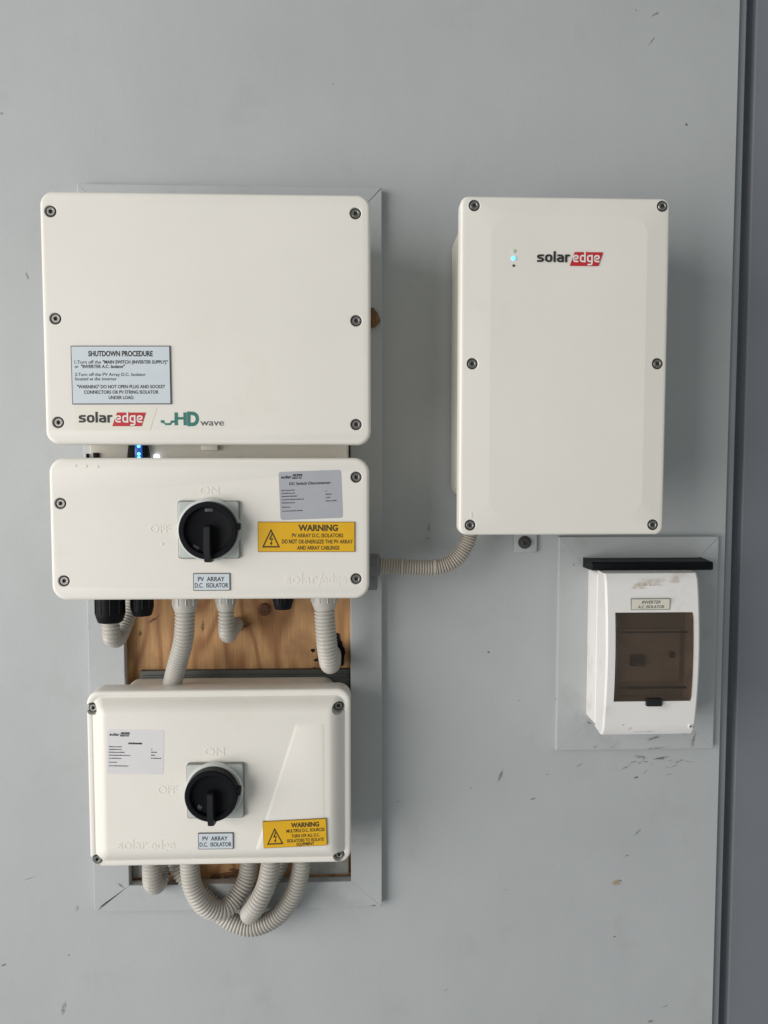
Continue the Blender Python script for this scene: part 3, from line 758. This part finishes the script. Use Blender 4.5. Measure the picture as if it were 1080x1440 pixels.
# silver rating sticker
rng = random.Random(3)
cx, cz = (-0.05554, -0.03095)
p, f, d = label_plate(t, 'rating_sticker', cx, cz, 0.0725, 0.0560, 2.0, DC_D, 0.0002, M['silver'], None, rc=0.003)
def rating_rows(p, f, d, title, tu0, tu1, sc_=1.0, ink='ink_soft'):
    bm = bmesh.new()
    for vb, u1 in ((22.3, 17.8), (25.7, 18.0), (29.3, 21.0), (33.0, 28.0), (36.8, 17.5), (41.8, 12.0), (46.3, 26.0)): microtext(bm, f, d, 2.3, u1*sc_, vb, 1.25, rng)
    for vb, u0, u1 in ((25.0, 53.5, 54.8), (28.6, 53.5, 60.5), (32.4, 53.5, 58.6), (36.2, 53.5, 66.0)): microtext(bm, f, d, u0, u1, vb, 1.3, rng)
    obj('fine_print', bm, M[ink], p, smooth=None)['kind'] = 'stuff'
    bm = bmesh.new(); add_text(bm, 'solar', 0.0028, 0.0150, -0.0078, 0.0034, d, 0.03, 0, 0, lambda X, Z: f(X, -Z))
    obj('lettering', bm, M['ink'], p, smooth=None)
    bm = bmesh.new(); q = [f(u/1000, v/1000) for u, v in ((15.2, 8.6), (26.0, 8.6), (27.5, 3.4), (16.9, 3.4))]; poly(bm, q, d); obj('logo_block', bm, M['ink'], p, smooth=None)
    bm = bmesh.new(); add_text(bm, 'edge', 0.0163, 0.0265, -0.0074, 0.0034, d+0.0001, 0.01, 0, 0, lambda X, Z: f(X, -Z)); obj('lettering', bm, M['silver'], p, smooth=None)
    if title: texts(p, f, d, [(title, tu0, tu1, 15.8, 3.1, .014)], M['ink'])
rating_rows(p, f, d, 'DC Switch Disconnector', 12.0, 60.0)

def warning_triangle(p, f, d, cu, cvb, w, h, lw):
    """outlined triangle with a lightning bolt; base centre (cu, cvb) mm"""
    bm = bmesh.new()
    o_ = [(cu-w/2, cvb), (cu+w/2, cvb), (cu, cvb-h)]; cxm, cym = cu, cvb-h/3
    i_ = [(cxm+(a-cxm)*(1-lw), cym+(b-cym)*(1-lw)) for a, b in o_]
    for a in range(3):
        b = (a+1) % 3
        poly(bm, [(o_[a][0]/1000, o_[a][1]/1000), (o_[b][0]/1000, o_[b][1]/1000), (i_[b][0]/1000, i_[b][1]/1000), (i_[a][0]/1000, i_[a][1]/1000)], d, f)
    s = h/23.0
    for q in ([(0.6, -17), (2.0, -17), (-0.2, -10.6), (-2.2, -10.6)], [(-2.2, -10.6), (2.4, -11.6), (2.2, -10.2), (-2.0, -9.4)], [(2.2, -10.6), (0.6, -5.0), (-0.4, -5.0), (0.8, -10.4)], [(-1.4, -6.2), (1.9, -5.4), (-0.1, -2.3)]):
        poly(bm, [((cu+a*s)/1000, (cvb+b*s)/1000) for a, b in q], d, f)
    return obj('hazard_symbol', bm, M['ink_brown'], p, smooth=None)
cx, cz = (-0.06073, -0.07981)
p, f, d = label_plate(t, 'warning_plate', cx, cz, 0.1128, 0.0352, -0.2, DC_D, 0.0012, M['yellow_edge'], M['yellow'], 0.0007)
warning_triangle(p, f, d, 15.3, 30.0, 21.0, 22.0, 0.24)
texts(p, f, d, [('WARNING', 47, 93, 10.4, 6.8, .030), ('PV ARRAY D.C. ISOLATORS', 39.5, 99, 18.0, 4.3, .012), ('DO NOT', 27.8, 45.5, 25.2, 4.5, .022), ('DE-ENERGIZE THE PV ARRAY', 47.5, 110.3, 25.2, 4.3, .012), ('AND ARRAY CABLINGS', 45.5, 94.5, 32.4, 4.3, .014)], M['ink_brown'])

# ================================================================== COMBINER BOX (bottom left)
t = low = thing('combiner_box', 'cream box with black knob and slanted raised facet, lowest of the three stacked', 'isolator box', -0.174, -0.50)
FL, PF = 0.0835, 0.0975
bm = bmesh.new(); slab(bm, -0.310, -0.034, -0.490, -0.2845, 0.002, 0.070, 0.014, 0.004); obj('body', bm, M['cream_body'], t)
bm = bmesh.new(); rings = []
def rg(ins, d, rc=0.016): rings.append([(x, z, d) for x, z in rrect(-0.3392+ins, -0.0105-ins, -0.502+ins, -0.2770-ins, max(rc-ins*0.45, 0.003), 10)])
rg(0.004, 0.052); rg(0.0008, 0.053); rg(0, 0.055)
for i in range(5):
    a = R(22.5*i); rg(0.0032*(1-math.cos(a)), FL-0.0032+0.0032*math.sin(a))
rg(0.0062, FL); rg(0.0072, FL-0.0006); rg(0.0080, FL-0.0004)
for i in range(1, 11):
    s = i/10; rg(0.0085+0.0195*s, FL-0.0004+(PF-FL+0.0004)*math.sin(s*math.pi/2)**0.85)
loft(bm, rings); lid = obj('lid', bm, M['cream'], t, smooth=40)
pts = [(-0.33189, -0.29880), (-0.02592, -0.29952), (-0.33147, -0.49403), (-0.02572, -0.49317)]
bm = bmesh.new()
for (x, z), (ax, az) in zip(pts, ((1, -1), (-1, -1), (1, 1), (-1, 1))):
    lathe(bm, x, z, [(0.0080, 0.0765), (0.0080, 0.12)], 28)
boolean_cut(lid, bm); add_screws(t, pts, 0.0805)
# raised slanted facet
q0 = [(-0.07818, -0.31497), (-0.04040, -0.31183), (-0.03937, -0.47605), (-0.12973, -0.47715)]
cxq = sum(a for a, b in q0)/4; czq = sum(b for a, b in q0)/4
bm = bmesh.new()
def shr(e):
    # inset a quad polygon by e toward its centre, edge-parallel enough for a small bevel
    out = []
    for i in range(4):
        p_, a_, n_ = Vector(q0[i]), Vector(q0[i-1]), Vector(q0[(i+1) % 4])
        u_, v_ = (a_-p_).normalized(), (n_-p_).normalized()
        out.append(tuple(p_+(u_+v_)*e/abs(u_.cross(v_))))
    return out
def rounded(q, r=0.004, n=4):
    out = []
    for i in range(4):
        p_, a_, n_ = Vector(q[i]), Vector(q[i-1]), Vector(q[(i+1) % 4])
        A, B = p_+(a_-p_).normalized()*r, p_+(n_-p_).normalized()*r
        for k in range(n+1):
            s = k/n; out.append(tuple(A*(1-s)**2+p_*2*s*(1-s)+B*s*s))
    return out
xr = max(a for a, b in q0); xl = min(a for a, b in q0)
hf = lambda x: PF+0.0003+0.0010*(xr-x)/(xr-xl)
loft(bm, [[(x, z, PF-0.002) for x, z in rounded(q0)], [(x, z, PF+0.0001) for x, z in rounded(q0)], [(x, z, hf(x)-0.0004) for x, z in rounded(shr(0.0022))], [(x, z, hf(x)) for x, z in rounded(shr(0.0036))]])
obj('raised_facet', bm, M['cream'], lid, smooth=50)
rotary(t, (-0.17735, -0.39755), 0.0705, 0.0690, PF, 0.0055, (-0.17863, -0.39519), 0.0318, 0.1245, 0.0065, [(-0.0155, -0.0165, 0.008, 0.0055, 55)])
xa, zb_ = (-0.19117, -0.35474); xb, _ = (-0.16672, -0.35507); embossed(lid, 'raised_lettering', 'ON', xa, xb, zb_, 0.0098, PF, bold=0.01)
xa, zb_ = (-0.24907, -0.40207); xb, _ = (-0.22552, -0.40243); embossed(lid, 'raised_lettering', 'OFF', xa, xb, zb_, 0.0098, PF, bold=0.01)
xa, zb_ = (-0.29926, -0.47185); xb, _ = (-0.26346, -0.47250); embossed(lid, 'raised_lettering', 'solar', xa, xb, zb_, 0.0118, PF, bold=0.015)
xa, zb_ = (-0.25908, -0.47258); xb, _ = (-0.22931, -0.47312); embossed(lid, 'raised_lettering', 'edge', xa, xb, zb_, 0.0118, PF, bold=0.015)
cx, cz = (-0.17854, -0.46313)
p, f, d = label_plate(t, 'isolator_plate', cx, cz, 0.0434, 0.0208, -0.3, PF, 0.0013, M['eng_black'], M['eng_face'], 0.0008)
texts(p, f, d, [('PV  ARRAY', 5.5, 36.6, 9.4, 5.0, .006), ('D.C.  ISOLATOR', 1.8, 41.2, 17.0, 5.0, .006)], M['ink'])
cx, cz = (-0.27540, -0.34904)
p, f, d = label_plate(t, 'rating_sticker', cx, cz, 0.0690, 0.0560, -1.6, PF, 0.0002, M['white_sticker'], None, rc=0.003)
rating_rows(p, f, d, None, 0, 0)
bm = bmesh.new(); microtext(bm, f, d, 25.5, 42.5, 18.3, 2.2, rng); obj('fine_print', bm, M['ink'], p, smooth=None)['kind'] = 'stuff'
cx, cz = (-0.08014, -0.45459)
p, f, d = label_plate(t, 'warning_plate', cx, cz, 0.0790, 0.0345, 1.9, PF+0.0010, 0.0012, M['yellow_edge'], M['yellow'], 0.0006)
warning_triangle(p, f, d, 14.5, 30.0, 20.5, 21.5, 0.24)
texts(p, f, d, [('WARNING', 35, 70, 9.3, 5.6, .034), ('MULTIPLE D.C. SOURCES', 29, 76.5, 15.6, 3.9, .016), ('TURN OFF ALL D.C.', 35, 70, 22.3, 3.9, .012), ('ISOLATORS TO ISOLATE', 29.5, 75, 28.2, 3.9, .014), ('EQUIPMENT', 41, 63, 33.0, 3.7, .014)], M['ink_brown'])
# mounting metalwork behind it
x0, z1 = (-0.29681, -0.27457); x1, z0 = (-0.01148, -0.29660)
bm = bmesh.new(); box(bm, x0, x1-0.001, z0-0.01, z1, -0.0079, 0.001, 0.0012); box(bm, x0+0.003, x1-0.003, z1-0.011, z1-0.006, 0.0005, 0.003, 0.0008); obj('mounting_rail', bm, M['rail'], t)
for xa, xb in ((-0.3135, -0.292), (-0.085, -0.015)):
    bm = bmesh.new(); box(bm, xa, xb, -0.566, -0.47, -0.0079, -0.003, 0.001); obj('back_bracket', bm, M['backplate'], t)

# ================================================================== TALL BATTERY UNIT (right)
TD = 0.150
t = tall = thing('tall_inverter', 'tall cream box with small cyan light, alone on the right', 'inverter', 0.236, -0.077)
bm = bmesh.new(); slab(bm, 0.1245, 0.347, -0.0375, 0.3035, 0.004, 0.130, 0.014, 0.006); obj('body', bm, M['cream_body'], t)
bm = bmesh.new(); rings = []
def rg(ins, d, l=0, rr=0, tt=0, b=0, rc=0.0095): rings.append([(x, z, d) for x, z in rrect(0.1162+ins+l, 0.3572-ins-rr, -0.0775+ins+b, 0.3080-ins-tt, max(rc-ins, 0.0006), 8)])
rg(0.002, 0.126); rg(0, 0.128)
for i in range(6):
    a = R(18*i); rg(0.0036*(1-math.cos(a)), TD-0.0036-0.0026+0.0036*math.sin(a))
rg(0.006, TD-0.0026)
loft(bm, rings); lid = obj('lid', bm, M['cream'], t)
pts = [(0.13168, 0.29706), (0.34758, 0.29884), (0.13051, 0.11965), (0.34576, 0.12069), (0.12933, -0.06596), (0.34440, -0.06611)]
counterbore(lid, pts, TD-0.0016, depth=0.0045)
# very shallow raised front: wide facets rising from the rim to a flat middle
def pr(l, r, tt, b, rc, d): return [(x, z, d) for x, z in rrect(0.1162+l, 0.3572-r, -0.0775+b, 0.3080-tt, rc, 6)]
bm = bmesh.new(); loft(bm, [pr(.0042, .0042, .0042, .0042, .0060, TD-0.0032), pr(.0042, .0042, .0042, .0042, .0060, TD-0.00245), pr(.0345, .0270, .0215, .0215, .022, TD-0.0004)])
fp = obj('raised_panel', bm, M['cream'], lid, smooth=None)
counterbore(fp, pts, TD-0.0016); fp.data.set_sharp_from_angle(angle=R(1.0)); add_screws(t, pts, TD-0.0016)
lx, lz = (0.20329, 0.23417)
brand_logo(t, lx, lz, (0.27910, 0.23512)[0]-lx, TD+0.0004)
for (x, z), r, mm, h in (((0.17666, 0.24618), .0022, 'led_off', .0006), ((0.17674, 0.23826), .0026, 'led_cyan', .0008), ((0.17667, 0.22993), .0014, 'ink', .0005)):
    bm = bmesh.new(); lathe(bm, x, z, [(r, TD-0.0005), (r, TD+h*0.5), (r*0.6, TD+h), (r*0.05, TD+h)], 20); obj('status_light', bm, M[mm], t)
xa, zb_ = (0.13010, -0.05686); embossed(lid, 'raised_lettering', 'I', xa, xa+0.0012, zb_, 0.006, TD-0.0017, 0.0004)
xa, zb_ = (0.14379, -0.05689); embossed(lid, 'raised_lettering', 'O', xa, xa+0.0062, zb_, 0.006, TD-0.0015, 0.0004)
# mounting foot with its bolt, below the box
xa, za = (0.21127, -0.11439); xb, zb_ = (0.24245, -0.11452)
bm = bmesh.new(); box(bm, xa, xb, za, -0.02, 0.0003, 0.006, 0.001); ft = obj('mounting_foot', bm, M['trim'], t)
x, z = (0.22530, -0.10045)
bm = bmesh.new(); lathe(bm, x, z, [(0.0088, 0.005), (0.0088, 0.0075), (0.0062, 0.008), (0.0062, 0.0125), (0.0050, 0.0135), (0.0028, 0.0135), (0.0024, 0.0115), (0.0003, 0.0115)], 22); obj('foot_bolt', bm, M['bolt_and_shade'], ft)

# ================================================================== AC ISOLATOR (right, below the tall unit)
t = ac = thing('isolator_enclosure', 'small white isolator enclosure with smoked brown door', 'isolator box', 0.388, -0.362)
AX0, AX1, AZ0, AZ1 = 0.3125, 0.4370, -0.3415, -0.1345
bm = bmesh.new(); slab(bm, AX0, AX1, AZ0, AZ1, 0.0103, 0.048, 0.006, 0.002); obj('base', bm, M['white'], t)
# cover: convex front profile swept across the width
FX0, FX1 = 0.3115, 0.4295+0.0
FX0, FX1 = 0.3108, 0.4620
def front_d(z): 
    s = (z-AZ0)/(AZ1-AZ0); return 0.0800+0.0115*math.sin(math.pi*min(max(s, 0), 1))**0.8
NZ = 26
def face_poly(x0, x1, ch, za, zb):
    return None
bm = bmesh.new(); rings = []
zs = [AZ0-0.001+(AZ1+0.002-AZ0)*i/NZ for i in range(NZ+1)]
for i, z in enumerate(zs):
    e = 0.0
    dF = front_d(z)
    if i == 0: dF -= 0.004
    if i == NZ: dF -= 0.003
    side = 0.0245   # right side slopes back from the face
    rings.append([(AX0+0.0008, z, 0.046), (AX1-0.0008, z, 0.046), (AX1-0.002, z, 0.060), (0.4315, z, dF-0.002), (0.4290, z, dF), (0.3135, z, dF), (0.3112, z, dF-0.0025), (AX0+0.0002, z, 0.060)])
loft(bm, rings); cover = obj('cover', bm, M['white'], t, smooth=30)
DX0, DX1, DZ0, DZ1 = 0.3228, 0.4228, -0.2958, -0.1815
bm = bmesh.new(); box(bm, DX0, DX1, DZ0, DZ1, 0.062, 0.12); boolean_cut(cover, bm)
# breaker tray behind the smoked door
bm = bmesh.new(); box(bm, DX0+0.0005, DX1-0.0005, DZ0+0.0005, DZ1-0.0005, 0.0610, 0.0640); br = obj('breaker_tray', bm, M['plate'], t, smooth=None)
bm = bmesh.new(); box(bm, DX0+0.010, DX1-0.008, DZ0+0.020, DZ1-0.026, 0.0638, 0.0700, 0.001); obj('breaker_row', bm, M['white'], br)
bm = bmesh.new(); box(bm, DX0+0.026, DX0+0.044, DZ0+0.042, DZ0+0.056, 0.0698, 0.0770, 0.001); obj('breaker_toggle', bm, M['black'], br)
bm = bmesh.new(); box(bm, DX0+0.078, DX0+0.084, DZ0+0.052, DZ0+0.060, 0.0698, 0.0740, 0.001); obj('breaker_toggle', bm, M['black'], br)
# smoked door, curved like the cover, with pressed lines near top and bottom
bm = bmesh.new(); rings = []
nz = 22
for i in range(nz+1):
    z = DZ0+0.0008+(DZ1-DZ0-0.0016)*i/nz; dF = front_d(z)+0.0016-(0.0018 if i in (0, nz) else 0)
    rings.append([(DX0+0.0008, z, dF-0.0030), (DX1-0.0008, z, dF-0.0030), (DX1-0.0008, z, dF-0.0008), (DX1-0.0022, z, dF), (DX0+0.0022, z, dF), (DX0+0.0008, z, dF-0.0008)])
loft(bm, rings); door = obj('smoked_door', bm, M['smoked'], t, smooth=30)
for zz, h in ((DZ1-0.0258, 0.0012), (DZ0+0.0170, 0.0017)):
    bm = bmesh.new(); dF = front_d(zz); box(bm, DX0+0.006, DX1-0.006, zz-h/2, zz+h/2, dF-0.0080, dF-0.0020); obj('door_rib', bm, M['black_dish'], door, smooth=None)
xa, za = (0.36386, -0.30155); xb, _ = (0.38401, -0.30177); dF = front_d(DZ0)
bm = bmesh.new(); box(bm, xa, xb, DZ0-0.0055, DZ0+0.0045, dF-0.002, dF+0.0045, 0.0012); obj('door_latch', bm, M['handle'], door)
cx, cz = (0.36771, -0.17115); dF = front_d(cz)
p, f, d = label_plate(t, 'isolator_plate', cx, cz, 0.0500, 0.0146, 0, dF-0.0006, 0.0018, M['plate_edge'], M['eng_cream'], 0.0009)
texts(p, f, d, [('INVERTER', 13.5, 37.5, 6.3, 3.6, .010, .28), ('A.C. ISOLATOR', 8.5, 42.0, 12.3, 3.6, .010, .28)], M['ink_soft'])
# rain hood strip over the top
hx0, hx1 = (0.30456, -0.12440)[0], (0.46535, -0.12726)[0]
bm = bmesh.new(); rings = []
for x in (hx0, hx0+0.0015, hx1-0.0015, hx1):
    e = 0.0008 if x in (hx0, hx1) else 0
    rings.append([(x, -0.1216+e, 0.0108), (x, -0.1342, 0.0108), (x, -0.1338+e, 0.048-e), (x, -0.1322, 0.0505-e), (x, -0.1242, 0.0505-e), (x, -0.1224-e, 0.0480)])
loft(bm, rings); obj('rain_hood', bm, M['black'], t, smooth=30)
# screw and grime on the cover
x, z = (0.42505, -0.33019)
bm = bmesh.new(); lathe(bm, x, z, [(0.0034, 0.0700), (0.0034, front_d(z)+0.0006), (0.0026, front_d(z)+0.0012), (0.0010, front_d(z)+0.0012), (0.0009, front_d(z)-0.0005), (0.0002, front_d(z)-0.0005)], 18); obj('cover_screw', bm, M['white'], t)
flake(t, 'grime_mark', x-0.0002, z, front_d(z)+0.0014, .006, .0035, 10, M['scuff_brown'])
for (x, z), ln, wd, an, mm in (((0.36913, -0.14614), .036, .017, 3, 'stain'), ((0.35379, -0.14966), .020, .014, 3, 'stain'), ((0.40084, -0.14270), .014, .018, 3, 'stain'), ((0.33729, -0.32727), .003, .0018, 10, 'scuff_soft'), ((0.34660, -0.33294), .009, .0012, 30, 'scuff_soft'), ((0.36499, -0.33761), .03, .001, 2, 'scuff_soft')):
    flake(t, 'grime_mark', x, z, front_d(z)+0.0004, ln, wd, an, M[mm], 0.25, 0.0001)

# ================================================================== CONDUITS
def conduit(label, pts, r, mname='conduit', gl=None, gm='gland_grey', pitch=0.0045, rings_at=None, depth=0.0021):
    t = thing('flexible_conduit', label, 'conduit', pts[0][0], pts[0][1], pts[0][2], 'corrugated grey conduits')
    hose('corrugated_hose', pts, r, M[mname], t, pitch, depth)
    if gl: gland('gland_nut', gl[0], gl[1], gl[2], gl[3], gl[4], M[gm], t)
    return t
# side run from the switch box to the tall unit
D1 = 0.060
pts = [P3((0.00960, -0.12296), D1), P3((0.03690, -0.12492), D1), P3((0.07338, -0.12692), D1), P3((0.10355, -0.12614), D1), P3((0.12364, -0.11705), D1), P3((0.13637, -0.10060), D1), P3((0.14265, -0.08140), D1), P3((0.14427, -0.05130), D1)]
t = conduit('corrugated conduit curving from the switch box to the tall unit', pts, 0.0104, 'conduit_dark', pitch=0.0034)
for px in ((0.05512, -0.12592), (0.09714, -0.12611)):
    bm = bmesh.new(); cyl_axis(bm, (px[0]-0.0014, -D1, px[1]), (px[0]+0.0014, -D1, px[1]-0.0001), [(0, 0.0108), (0.0028, 0.0108)], 26); obj('hose_band', bm, M['conduit'], t)
x0, z0 = (0.01142, -0.12389); x1, _ = (0.02688, -0.12396)
bm = bmesh.new(); cyl_axis(bm, (x0-0.01, -D1, z0), (x1, -D1, z0), [(0, 0.0150), (x1-x0+0.006, 0.0150), (x1-x0+0.008, 0.0142), (x1-x0+0.01, 0.0130)], 8); obj('gland_nut', bm, M['gland_side'], t, smooth=20)
xa, za = (0.02452, -0.15759); 
bm = bmesh.new(); box(bm, -0.012, xa, za, z0+0.004, 0.03, 0.052, 0.003); obj('gland_base', bm, M['gland_side'], t)

zt = -0.1395  # underside of the switch box body
def dn(px, py, d): pass
x, z = (-0.30364, -0.19216)
a1 = conduit('short conduit in a black gland, doubling back beside the plywood, far left', [(x, zt-0.02, .095), P3((-0.30243, -0.19569), .095), P3((-0.30372, -0.20873), .088), P3((-0.30395, -0.21382), .066), P3((-0.30130, -0.20043), .048), P3((-0.29734, -0.18150), .036), P3((-0.29412, -0.15919), .030)], 0.0108, gl=((-0.30326, -0.17461)[0], (-0.30353, -0.18689)[1], zt+0.004, .095, 0.0162), gm='black')
x, z = (-0.26762, -0.18124)
gt = thing('blanking_gland', 'empty black gland under the switch box, beside the far left conduit', 'cable gland', x, z, .085, 'empty black glands')
gland('gland_nut', x, z, zt+0.004, .085, 0.0125, M['black'], gt)
x, z = (-0.09420, -0.17440)
gt = thing('blanking_gland', 'empty black gland between two conduits, in front of the plywood', 'cable gland', x, z, .085, 'empty black glands')
gland('gland_nut', x, z, zt+0.004, .085, 0.0110, M['black'], gt)
dD = .085
conduit('conduit running down the plywood into the top of the lowest box', [P3((-0.21512, -0.16827), dD), P3((-0.21543, -0.18783), dD), P3((-0.21876, -0.21396), .080), P3((-0.22876, -0.24273), .066), P3((-0.23946, -0.27197), .050), P3((-0.24605, -0.29839), .040)], 0.0124, gl=((-0.21512, -0.16827)[0], (-0.21526, -0.17716)[1], zt+0.004, dD, 0.0138))
conduit('short thin conduit bending back into the middle of the plywood', [P3((-0.16621, -0.17044), .075), P3((-0.16646, -0.19025), .075), P3((-0.16709, -0.20581), .070), P3((-0.16847, -0.21489), .050), P3((-0.16762, -0.21326), .028), P3((-0.16686, -0.21143), .010), P3((-0.16793, -0.21332), -.008)], 0.0102, gl=((-0.16665, -0.17043)[0], (-0.16674, -0.17763)[1], zt+0.004, .075, 0.0112))
conduit('wide conduit entering the black sealed hole at the right of the plywood', [P3((-0.04297, -0.16758), .085), P3((-0.04219, -0.18907), .085), P3((-0.04020, -0.21920), .083), P3((-0.03763, -0.24379), .072), P3((-0.03669, -0.25334), .050), P3((-0.03668, -0.25232), .025), P3((-0.03760, -0.25386), .0), P3((-0.03789, -0.25490), -.008)], 0.0132, gl=((-0.04297, -0.16758)[0], (-0.04300, -0.17384)[1], zt+0.004, .085, 0.0145))
# below the lowest box
conduit('short stub conduit bending back, leftmost under the lowest box', [P3((-0.27232, -0.50107), .045), P3((-0.27285, -0.53001), .045), P3((-0.27361, -0.54738), .040), P3((-0.27348, -0.55957), .024), P3((-0.27085, -0.55354), .012), P3((-0.26958, -0.53074), .008)], 0.0128)
conduit('bright looping conduit in front, second from left under the lowest box', [P3((-0.22003, -0.48828), .062), P3((-0.21958, -0.51865), .062), P3((-0.21541, -0.54540), .062), P3((-0.20194, -0.57106), .058), P3((-0.18177, -0.58342), .048), P3((-0.16528, -0.57464), .034), P3((-0.15233, -0.55403), .024), P3((-0.14783, -0.52652), .020)], 0.0126, pitch=0.0046)
conduit('conduit curving forward and back, third from left under the lowest box', [P3((-0.11427, -0.49228), .058), P3((-0.11611, -0.51793), .060), P3((-0.12258, -0.54536), .062), P3((-0.13604, -0.57218), .060), P3((-0.14567, -0.59031), .046), P3((-0.14230, -0.59139), .030), P3((-0.12542, -0.56899), .018), P3((-0.11060, -0.54268), .010), P3((-0.10578, -0.52371), .008)], 0.0128, pitch=0.0046)
conduit('lowest hanging conduit loop, rightmost under the lowest box', [P3((-0.07593, -0.50242), .040), P3((-0.07802, -0.53363), .040), P3((-0.08790, -0.56794), .038), P3((-0.10946, -0.60053), .034), P3((-0.14257, -0.61823), .030), P3((-0.17469, -0.61210), .026), P3((-0.20101, -0.59106), .022), P3((-0.22544, -0.56599), .018), P3((-0.24522, -0.54492), .014), P3((-0.25160, -0.52299), .010)], 0.0124)

# ================================================================== odd bits
x, z = (0.01791, 0.19625)
bm = bmesh.new(); bmesh.ops.create_icosphere(bm, subdivisions=3, radius=1)
for v in bm.verts:
    c = v.co.copy(); k = 1+random.uniform(-0.14, 0.14)
    taper = 1.0-0.35*max(c.z, 0)
    v.co = Vector((x+c.x*0.0105*k*taper, -0.018+c.y*0.006*k, z+c.z*0.0125*k))
tag(obj('mud_nest', bm, M['bark'], smooth=None), 'small brown crusty mud nest peeking out beside the wide inverter', 'nest')
for (x, z), ln, wd, an, mm in (((-0.18447, -0.56608), .03, .006, 4, 'bark'), ((-0.20017, -0.56984), .012, .004, 10, 'bark'), ((-0.17266, -0.56122), .014, .005, -12, 'bark')):
    flake(ply, 'wood_splinter', x, z, -0.0073, ln, wd, an, M[mm], 0.3, 0.002)
